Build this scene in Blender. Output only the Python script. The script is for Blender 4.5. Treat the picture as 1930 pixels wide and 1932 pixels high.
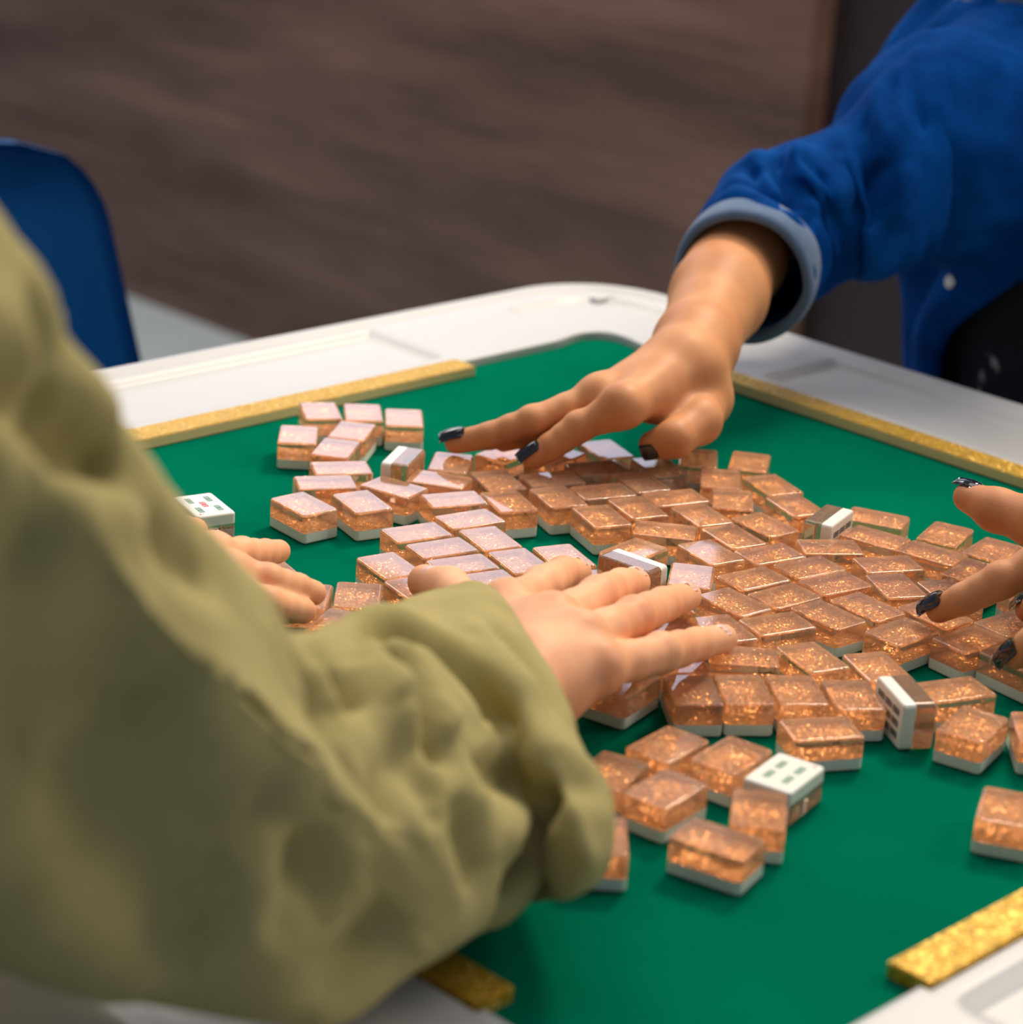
import bpy, bmesh, math, random
import numpy as np
from mathutils import Vector, Matrix
random.seed(4); rng = np.random.default_rng(7)
for o in list(bpy.data.objects): bpy.data.objects.remove(o)
SC = bpy.context.scene
COL = SC.collection
TZ = 0.76                      # height of the playing felt above the floor; x = y = 0 is the far felt corner

# ---------------------------------------------------------------- camera
cam_d = bpy.data.cameras.new('camera'); cam = bpy.data.objects.new('camera', cam_d); COL.objects.link(cam)
cam_d.sensor_fit = 'HORIZONTAL'; cam_d.sensor_width = 36.0; cam_d.lens = 83.04
R_, U_, F_ = Vector((0.7132278, -0.69822055, 0.06159674)), Vector((0.20120033, 0.28811774, 0.93621931)), Vector((0.67143468, 0.65534436, -0.34597579))
m = Matrix((R_, U_, -F_)).transposed().to_4x4(); m.translation = Vector((-1.28857683, -1.17537314, TZ + 0.49505889))
cam.matrix_world = m
cam_d.clip_start = 0.02
cam_d.dof.use_dof = True; cam_d.dof.focus_distance = 1.30; cam_d.dof.aperture_fstop = 6.6
SC.camera = cam

# ---------------------------------------------------------------- world, lights, exposure
w = bpy.data.worlds.new('world'); SC.world = w; w.use_nodes = True
w.node_tree.nodes['Background'].inputs[0].default_value = (0.70, 0.80, 1.0, 1)
w.node_tree.nodes['Background'].inputs[1].default_value = 0.25
def area(name, loc, target, size, power, col, size_y=None, shape='DISK'):
    d = bpy.data.lights.new(name, 'AREA'); d.energy = power; d.color = col; d.size = size; d.shape = shape
    if size_y: d.shape = 'RECTANGLE'; d.size_y = size_y
    o = bpy.data.objects.new(name, d); COL.objects.link(o); o.location = loc
    o.rotation_euler = (Vector(target) - Vector(loc)).to_track_quat('-Z', 'Y').to_euler()
    return o
key = area('pendant_lamp_light', (0.86, 0.02, TZ + 1.50), (-0.30, -0.15, TZ), 0.50, 33.0, (1.0, 0.86, 0.66))
area('fill_light', (-0.15, 0.15, TZ+1.90), (-0.15, 0.15, TZ), 1.4, 17.0, (1.0, 0.96, 0.92), 1.4)  # broad overhead fill, added to raise the soft ambient light
area('fill_light', (1.05, -1.40, TZ+1.35), (-0.45, -0.35, TZ), 0.7, 16.0, (1.0, 0.88, 0.76), 0.7)  # fill added at the right front to brighten camera-facing surfaces
area('fill_light', (0.35, 2.2, TZ+1.90), (0.6, 2.2, 0.0), 1.2, 36.0, (1.0, 0.93, 0.88), 1.2)  # wash added above the far floor to brighten wall and floor
SC.view_settings.view_transform = 'Standard'; SC.view_settings.look = 'None'
SC.view_settings.exposure = 0.0; SC.view_settings.gamma = 1.0; SC.view_settings.use_curve_mapping = False
SC.cycles.use_denoising = True
SC.cycles.max_bounces = 10; SC.cycles.transmission_bounces = 8; SC.cycles.glossy_bounces = 4; SC.cycles.diffuse_bounces = 3
SC.cycles.sample_clamp_indirect = 0.0

# ---------------------------------------------------------------- material helpers
def srgb(r, g, b):
    f = lambda c: (c/255/12.92) if c/255 <= 0.04045 else ((c/255+0.055)/1.055)**2.4
    return (f(r), f(g), f(b), 1)
class NT:
    def __init__(s, name):
        s.m = bpy.data.materials.new(name); s.m.use_nodes = True; s.t = s.m.node_tree; s.n = s.t.nodes
        s.b = s.n['Principled BSDF']
    def node(s, typ, **kw):
        n = s.n.new(typ)
        for k, v in kw.items():
            if k in n.inputs: n.inputs[k].default_value = v
            else: setattr(n, k, v)
        return n
    def link(s, a, b): s.t.links.new(a, b)
    def set(s, **kw):
        for k, v in kw.items(): s.b.inputs[k.replace('_', ' ')].default_value = v
        return s
    def ramp(s, fac, stops):
        r = s.n.new('ShaderNodeValToRGB'); e = r.color_ramp.elements
        e[0].position, e[0].color = stops[0]; e[1].position, e[1].color = stops[-1]
        for p_, c_ in stops[1:-1]:
            x = e.new(p_); x.color = c_
        s.link(fac, r.inputs[0]); return r.outputs[0]
    def coord(s, kind='Object', scale=(1, 1, 1)):
        tc = s.n.new('ShaderNodeTexCoord'); mp = s.n.new('ShaderNodeMapping'); mp.inputs['Scale'].default_value = scale
        s.link(tc.outputs[kind], mp.inputs[0]); return mp.outputs[0]
    def noise(s, vec, scale, detail=4, rough=0.5):
        n = s.node('ShaderNodeTexNoise', Scale=scale, Detail=detail, Roughness=rough); s.link(vec, n.inputs['Vector']); return n
    def bump(s, h, strength, dist=0.001):
        b = s.node('ShaderNodeBump', Strength=strength, Distance=dist); s.link(h, b.inputs['Height']); s.link(b.outputs[0], s.b.inputs['Normal']); return b
def plain(name, col, rough=0.5, **kw):
    t = NT(name).set(Base_Color=col, Roughness=rough, **kw); return t.m

def mat_white_plastic(name, col, rough=0.35):
    t = NT(name).set(Roughness=rough)
    n = t.noise(t.coord(), 3.0); c = t.ramp(n.outputs[0], [(0.3, tuple(x*0.96 for x in col[:3])+(1,)), (0.7, col)])
    t.link(c, t.b.inputs['Base Color']); return t.m
M_frame = mat_white_plastic('white table plastic', (0.56, 0.555, 0.545, 1), 0.38)
def mat_felt():
    t = NT('green felt').set(Roughness=0.95)
    v = t.coord(); n = t.noise(v, 9.0, 5); f = t.noise(v, 900.0, 2)
    c = t.ramp(n.outputs[0], [(0.25, (0.0003, 0.118, 0.064, 1)), (0.75, (0.0004, 0.150, 0.082, 1))])
    t.link(c, t.b.inputs['Base Color']); t.b.inputs['Specular IOR Level'].default_value = 0.0
    t.b.inputs['Sheen Weight'].default_value = 0.0
    t.bump(f.outputs[0], 0.25, 0.0006); return t.m
M_felt = mat_felt()
def mat_glitter(name, base, dark, bright, cell, flake=0.35, rough=0.32, metal=0.35):
    t = NT(name).set(Roughness=rough, Metallic=metal)
    v0 = t.coord(); oi = t.node('ShaderNodeObjectInfo'); va = t.node('ShaderNodeVectorMath', operation='ADD'); t.link(v0, va.inputs[0]); t.link(oi.outputs['Random'], va.inputs[1]); v = va.outputs[0]
    vo = t.node('ShaderNodeTexVoronoi', Scale=cell, feature='F1'); t.link(v, vo.inputs['Vector'])
    sep = t.node('ShaderNodeSeparateColor'); t.link(vo.outputs['Color'], sep.inputs[0])
    c = t.ramp(sep.outputs[0], [(0.0, dark), (0.40, base), (0.86, base), (0.90, bright), (1.0, bright)])
    t.link(c, t.b.inputs['Base Color'])
    # every flake leans its own way
    sub = t.node('ShaderNodeVectorMath', operation='SUBTRACT'); t.link(vo.outputs['Color'], sub.inputs[0]); sub.inputs[1].default_value = (0.5, 0.5, 0.5)
    sc = t.node('ShaderNodeVectorMath', operation='SCALE'); t.link(sub.outputs[0], sc.inputs[0]); sc.inputs['Scale'].default_value = flake
    g = t.node('ShaderNodeNewGeometry'); ad = t.node('ShaderNodeVectorMath', operation='ADD'); t.link(g.outputs['Normal'], ad.inputs[0]); t.link(sc.outputs[0], ad.inputs[1])
    nm = t.node('ShaderNodeVectorMath', operation='NORMALIZE'); t.link(ad.outputs[0], nm.inputs[0]); t.link(nm.outputs[0], t.b.inputs['Normal'])
    return t.m
M_film = mat_glitter('copper glitter film', (1.0, 0.52, 0.17, 1), (0.92, 0.36, 0.09, 1), (1.0, 0.92, 0.62, 1), 1300.0, 1.1, 0.20, 0.40)
M_gold = mat_glitter('gold glitter acrylic', (0.62, 0.36, 0.03, 1), (0.46, 0.24, 0.012, 1), (0.78, 0.54, 0.13, 1), 600.0, 0.6, 0.42, 0.40)
M_goldlit = plain('lit gold acrylic edge', (0.80, 0.60, 0.30, 1), 0.3)  # paler copy of the rail gold, strong light put into the colour
def mat_clear():
    t = NT('peach tinted clear acrylic').set(Base_Color=(1.0, 0.80, 0.68, 1), Roughness=0.03, IOR=1.49)
    t.b.inputs['Transmission Weight'].default_value = 0.84
    n = t.noise(t.coord(), 700.0, 1)
    c = t.ramp(n.outputs[0], [(0.4, (1.0, 0.66, 0.46, 1)), (0.60, (1.0, 0.72, 0.52, 1)), (0.70, (1.0, 0.90, 0.74, 1))])
    t.link(c, t.b.inputs['Base Color']); return t.m
M_clear = mat_clear()
M_tilewhite = mat_white_plastic('cream tile plastic', (0.88, 0.85, 0.76, 1), 0.28)
M_green = plain('green bamboo paint', (0.11, 0.30, 0.20, 1), 0.5)
M_red = plain('red bamboo paint', (0.75, 0.10, 0.12, 1), 0.5)
M_black = plain('black bamboo paint', (0.02, 0.03, 0.05, 1), 0.5)

# ---------------------------------------------------------------- object helpers
def tag(o, label=None, cat=None, group=None, kind=None):
    for k, v in (('label', label), ('category', cat), ('group', group), ('kind', kind)):
        if v: o[k] = v
    return o
def empty(name, loc=(0, 0, 0), rot=(0, 0, 0)):
    o = bpy.data.objects.new(name, None); COL.objects.link(o); o.location = loc; o.rotation_euler = rot; o.empty_display_size = 0.02; return o
def mk(name, verts, faces, mats, parent=None, smooth=True, fm=None):
    me = bpy.data.meshes.new(name); me.from_pydata([tuple(map(float, v)) for v in verts], [], [tuple(map(int, f)) for f in faces]); me.update()
    for mt in (mats if isinstance(mats, (list, tuple)) else [mats]): me.materials.append(mt)
    me.polygons.foreach_set('use_smooth', [smooth]*len(me.polygons))
    if fm is not None: me.polygons.foreach_set('material_index', fm)
    o = bpy.data.objects.new(name, me); COL.objects.link(o)
    if parent: o.parent = parent
    return o
def box(name, lo, hi, mt, parent=None, bevel=0.0, seg=3):
    bm = bmesh.new(); bmesh.ops.create_cube(bm, size=1)
    for v in bm.verts: v.co = Vector([lo[i] + (v.co[i]+0.5)*(hi[i]-lo[i]) for i in range(3)])
    if bevel: bmesh.ops.bevel(bm, geom=bm.edges[:], offset=bevel, segments=seg, affect='EDGES', profile=0.5)
    me = bpy.data.meshes.new(name); bm.to_mesh(me); bm.free(); me.materials.append(mt)
    if bevel: me.polygons.foreach_set('use_smooth', [True]*len(me.polygons))
    o = bpy.data.objects.new(name, me); COL.objects.link(o)
    if bevel: o.modifiers.new('wn', 'WEIGHTED_NORMAL')
    if parent: o.parent = parent
    return o
def rr(wx, wy, r, inset, n=5):                       # rounded rectangle outline, counter-clockwise
    hx, hy, rad = wx/2-inset, wy/2-inset, max(r-inset, 0.0003); out = []
    for cx, cy, a0 in ((hx-rad, hy-rad, 0), (-hx+rad, hy-rad, 90), (-hx+rad, -hy+rad, 180), (hx-rad, -hy+rad, 270)):
        for i in range(n+1):
            a = math.radians(a0+90*i/n); out.append((cx+rad*math.cos(a), cy+rad*math.sin(a)))
    return out
def stack(loops, cap0=True, cap1=True):              # loops of equal length -> verts, faces
    V = []; F = []; n = len(loops[0])
    for L in loops: V += L
    for k in range(len(loops)-1):
        for i in range(n):
            j = (i+1) % n; F.append((k*n+i, k*n+j, (k+1)*n+j, (k+1)*n+i))
    if cap0: F.append(tuple(range(n-1, -1, -1)))
    if cap1: F.append(tuple((len(loops)-1)*n+i for i in range(n)))
    return V, F

# ---------------------------------------------------------------- the room
def mat_wood():
    t = NT('dark wood panelling').set(Roughness=0.42)
    v = t.coord('Object', (1, 0.55, 3.6)); n1 = t.noise(v, 2.0, 6, 0.58)
    v2 = t.coord('Object', (1, 0.8, 22.0)); n2 = t.noise(v2, 3.0, 6, 0.6)
    mx = t.node('ShaderNodeMix'); mx.inputs['Factor'].default_value = 0.22; t.link(n1.outputs[0], mx.inputs['A']); t.link(n2.outputs[0], mx.inputs['B'])
    c = t.ramp(mx.outputs[0], [(0.36, (0.085, 0.046, 0.036, 1)), (0.50, (0.150, 0.084, 0.066, 1)), (0.64, (0.23, 0.135, 0.10, 1))])
    t.link(c, t.b.inputs['Base Color']); t.b.inputs['Specular IOR Level'].default_value = 0.3; return t.m
M_wood = mat_wood()
M_door = plain('near-black stained door', (0.016, 0.008, 0.010, 1), 0.5)
def mat_floor():
    t = NT('grey floor').set(Roughness=0.55); n = t.noise(t.coord(), 2.0, 5)
    c = t.ramp(n.outputs[0], [(0.3, (0.36, 0.42, 0.43, 1)), (0.7, (0.44, 0.50, 0.51, 1))]); t.link(c, t.b.inputs['Base Color']); return t.m
M_floor = mat_floor()
M_paint = plain('off-white wall paint', (0.62, 0.62, 0.64, 1), 0.8)
WX = 1.381
tag(box('floor', (-2.6, -2.6, -0.10), (WX+0.15, 4.2, 0.0), M_floor), kind='structure')
tag(box('wall_far', (WX, 0.90, 0.0), (WX+0.12, 4.2, 1.27), M_wood), kind='structure')
tag(box('wall_far_upper', (WX, 0.90, 1.96), (WX+0.12, 4.2, 2.75), M_paint), kind='structure')
tag(box('wall_right', (WX, -2.6, 0.0), (WX+0.12, -0.35, 2.75), M_paint), kind='structure')
tag(box('door_1', (WX+0.045, -0.35, 0.0), (WX+0.12, 0.90, 2.75), M_door), kind='structure')
tag(box('trim_1', (WX-0.01, 0.90, 1.255), (WX+0.03, 4.2, 1.285), M_wood, bevel=0.004), kind='structure')
tag(box('trim_2', (WX, 0.90, 1.27), (WX+0.12, 0.98, 1.97), M_wood), kind='structure')
win = tag(empty('window_1', (WX+0.05, 2.4, 1.8)), kind='structure')
M_pane = NT('frosted window pane in daylight'); M_pane.set(Base_Color=(0.8, 0.8, 0.85, 1), Roughness=0.6)
M_pane.b.inputs['Emission Color'].default_value = (0.66, 0.74, 1.0, 1); M_pane.b.inputs['Emission Strength'].default_value = 1.9
M_pane = M_pane.m
box('pane', (0.0, -1.42, -0.50), (0.01, 1.80, 0.12), M_pane, win)
for y in (-1.46, 0.15, 1.77): box('window_frame', (-0.04, y, -0.54), (0.02, y+0.04, 0.16), M_frame, win)

# ---------------------------------------------------------------- mahjong table
L = 0.7338; W = 0.1149; HB = 0.0062
tbl = tag(empty('mahjong_table', (-L/2, -L/2, 0)), 'white-framed square mahjong table with green felt and gold glitter rails', 'table')
def T(x, y, z): return (x + L/2, y + L/2, z)
box('playing_felt', T(-L-0.004, -L-0.004, TZ-0.012), T(0.004, 0.004, TZ), M_felt, tbl)
def frame_mesh():
    h = L/2; S0, S1, C0 = 0.151, 0.6325, 0.020
    half = []                                         # inner outline: distance from the corner along a side -> inset from the slot line
    def inset(s, sa, sb):
        d = s if s < L/2 else L-s; e = sa if s < L/2 else L-sb
        if d >= e: return 0.0
        u = min(max((d-0.024)/0.030, 0), 1); return 0.0045*u*u*(3-2*u)
    pts = []; base = []
    ss = list(np.linspace(C0, S0-0.0012, 60)) + [S0-0.0004, S0] + list(np.linspace(S0+0.002, S1-0.002, 190)) + [S1, S1+0.0004] + list(np.linspace(S1+0.0012, L-C0, 50))
    side = [(-h + s, -h + inset(s, S0, S1), -h) for s in ss]     # bottom side, counter-clockwise
    arc = [(h-C0+C0*math.sin(a), -h+C0-C0*math.cos(a), None) for a in np.linspace(0.10, math.pi/2-0.10, 10)]
    for k in range(4):
        c_, s_ = [(1, 0), (0, 1), (-1, 0), (0, -1)][k]
        for x, y, yb in side + arc:
            pts.append((c_*x - s_*y, s_*x + c_*y)); yb = y if yb is None else yb; base.append((c_*x - s_*yb, s_*x + c_*yb))
    pts = np.array(pts); N = len(pts)
    # outer outline: matching rays, rounded square
    H = h+W; Ro = 0.085
    out = []
    for x, y in base:
        d = np.array([x, y]); mxy = max(abs(x), abs(y)); d = d/mxy*H
        ax, ay = abs(d[0]), abs(d[1])
        if ax > H-Ro and ay > H-Ro:
            v = np.array([ax-(H-Ro), ay-(H-Ro)]); v = v/np.linalg.norm(v)*Ro; ax, ay = H-Ro+v[0], H-Ro+v[1]
        out.append((math.copysign(ax, x), math.copysign(ay, y)))
    out = np.array(out)
    prof = [(-0.0, -0.014), (0.0, -0.002), (0.0, HB-0.0012), (0.012, HB)] + [(t, None) for t in np.linspace(0.03, 0.86, 46)] + [(0.885, HB+0.0018), (0.91, HB+0.0030), (0.95, HB+0.0032), (0.985, HB+0.0015), (1.0, HB-0.004), (1.0, -0.045), (0.98, -0.055), (0.90, -0.058)]
    sst = lambda e0, e1, x: np.clip((x-e0)/(e1-e0), 0, 1)**2*(3-2*np.clip((x-e0)/(e1-e0), 0, 1))
    V = []
    for t, z in prof:
        P = pts + (out-pts)*t
        if z is None:
            ax, ay = np.abs(P[:, 0]), np.abs(P[:, 1]); lo, hi = np.minimum(ax, ay), np.maximum(ax, ay)
            off = hi - h                               # distance outside the slot line
            mid = 1 - sst(h-0.158, h-0.150, lo)
            tray = mid*sst(0.010, 0.020, off)*(1-sst(0.088, 0.094, off))
            zz = HB - 0.0052*tray
            # curved slot round each corner
            cx = np.maximum(ax-(h+0.030), 0); cy = np.maximum(ay-(h+0.030), 0); rad = np.hypot(cx, cy)
            ins = (ax > h-0.03) & (ay > h-0.03)
            dd = np.where((ax > h+0.03) & (ay > h+0.03), rad, np.where(ax > ay, ax-(h+0.03), ay-(h+0.03)))
            slot = np.where(ins & (lo > h-0.025), (1-sst(0.005, 0.011, np.abs(dd-0.040))), 0)*sst(h-0.03, h-0.012, lo)
            zz = zz - 0.0032*slot
            z_ = zz
        else: z_ = np.full(N, z)
        V.append(np.stack([P[:, 0], P[:, 1], z_ + TZ], 1))
    V = np.concatenate(V); F = []
    for k in range(len(prof)-1):
        for i in range(N):
            j = (i+1) % N; F.append((k*N+i, k*N+j, (k+1)*N+j, (k+1)*N+i))
    return V, [tuple(reversed(f)) for f in F]
V, F = frame_mesh()
fr = mk('frame', V, F, M_frame, tbl)
fr.modifiers.new('wn', 'WEIGHTED_NORMAL')
BX = 0.0222
for k in range(4):                                   # the four gold rails along the felt edges
    lo, hi = (-L/2+0.153, -L/2+0.0004), (L/2-0.103, -L/2+BX)
    bm = bmesh.new(); bmesh.ops.create_cube(bm, size=1)
    for v in bm.verts:
        v.co = Vector((lo[0]+(v.co.x+.5)*(hi[0]-lo[0]), lo[1]+(v.co.y+.5)*(hi[1]-lo[1]), TZ+0.0002+(v.co.z+.5)*(HB+0.0012)))
    bmesh.ops.bevel(bm, geom=bm.edges[:], offset=0.0007, segments=2, affect='EDGES')
    bmesh.ops.rotate(bm, verts=bm.verts, matrix=Matrix.Rotation(k*math.pi/2, 3, 'Z'))
    me = bpy.data.meshes.new('gold_rail'); bm.to_mesh(me); bm.free(); me.materials.append(M_gold); me.materials.append(M_goldlit)
    for p_ in me.polygons: p_.material_index = 0 if (abs(p_.normal.z) > 0.5 or k in (0, 3)) else 1  # sides of the two far rails get the painted-in lit colour
    o = bpy.data.objects.new('gold_rail', me); COL.objects.link(o); o.parent = tbl
box('corner_clip', (L/2+0.058, L/2+0.058, TZ+HB-0.004), (L/2+0.080, L/2+0.068, TZ+HB+0.0012), M_frame, tbl, 0.0015)
box('housing', (-0.30, -0.30, 0.42), (0.30, 0.30, TZ-0.058), M_frame, tbl, 0.02)
box('underside_panel', (-0.44, -0.44, TZ-0.062), (0.44, 0.44, TZ-0.050), M_frame, tbl, 0.004)
box('pedestal', (-0.12, -0.12, 0.05), (0.12, 0.12, 0.43), M_frame, tbl, 0.02)
for sx, sy in ((1, 1), (1, -1), (-1, 1), (-1, -1)):
    a, b = (0.03, 0.33)
    o = box('foot', (0.0, -0.04, 0.0), (0.34, 0.04, 0.06), M_frame, tbl, 0.015); o.rotation_euler = (0, 0, math.atan2(sy, sx))

# ---------------------------------------------------------------- tiles
TA, TB, TH, TW = 0.0360, 0.02471, 0.01775, 0.0066
def tile_meshes():
    r = 0.0026; top = 0.0015; q = 5
    # quarter-round from the flat face (inset = top) out to the side wall
    base = [[(x, y, top*(1-math.sin(math.pi/2*i/q))) for x, y in rr(TA, TB, r, top*(1-math.cos(math.pi/2*i/q)))] for i in range(q, -1, -1)]
    base.append([(x, y, TW) for x, y in rr(TA, TB, r, 0)])
    Vb, Fb = stack(base, True, False)
    film = [(x, y, TW-0.00002) for x, y in rr(TA, TB, r, 0.00005)]
    cl = [[(x, y, TW) for x, y in rr(TA, TB, r, 0)]]
    cl += [[(x, y, TH-top+top*math.sin(math.pi/2*i/q)) for x, y in rr(TA, TB, r, top*(1-math.cos(math.pi/2*i/q)))] for i in range(q+1)]
    Vc, Fc = stack(cl, False, True)
    return (Vb, Fb), film, (Vc, Fc)
(tVb, tFb), tfilm, (tVc, tFc) = tile_meshes()
proto = empty('mahjong_tile')
pw = mk('white_face', tVb, tFb, M_tilewhite, proto); pw.modifiers.new('wn', 'WEIGHTED_NORMAL')
pf = mk('glitter_layer', tfilm, [tuple(range(len(tfilm)))], M_film, proto, False)
pc = mk('clear_back', tVc, tFc, M_clear, proto); pc.modifiers.new('wn', 'WEIGHTED_NORMAL')
def marks(parent, bars):
    V = []; F = []; fm = []
    for cx, cy, wx, wy, mi in bars:
        loops = [[(cx+x, cy+y, -0.00003) for x, y in rr(wx, wy, min(wx, wy)*0.3, 0, 3)], [(cx+x, cy+y, 0.0002) for x, y in rr(wx, wy, min(wx, wy)*0.3, 0, 3)]]
        v, f = stack(loops, True, True); o_ = len(V); V += v; F += [tuple(i+o_ for i in g) for g in f]; fm += [mi]*len(f)
    return mk('face_marks', V, F, [M_green, M_red, M_black], parent, False, fm)
def stick(cx, cy, mi, lx=0.0074, n=3):
    return [(cx, cy+(k-(n-1)/2)*0.00125, lx, 0.0009, mi) for k in range(n)] + [(cx+e*lx/2, cy, 0.0009, 0.0034, mi) for e in (-1, 0, 1)]
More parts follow.
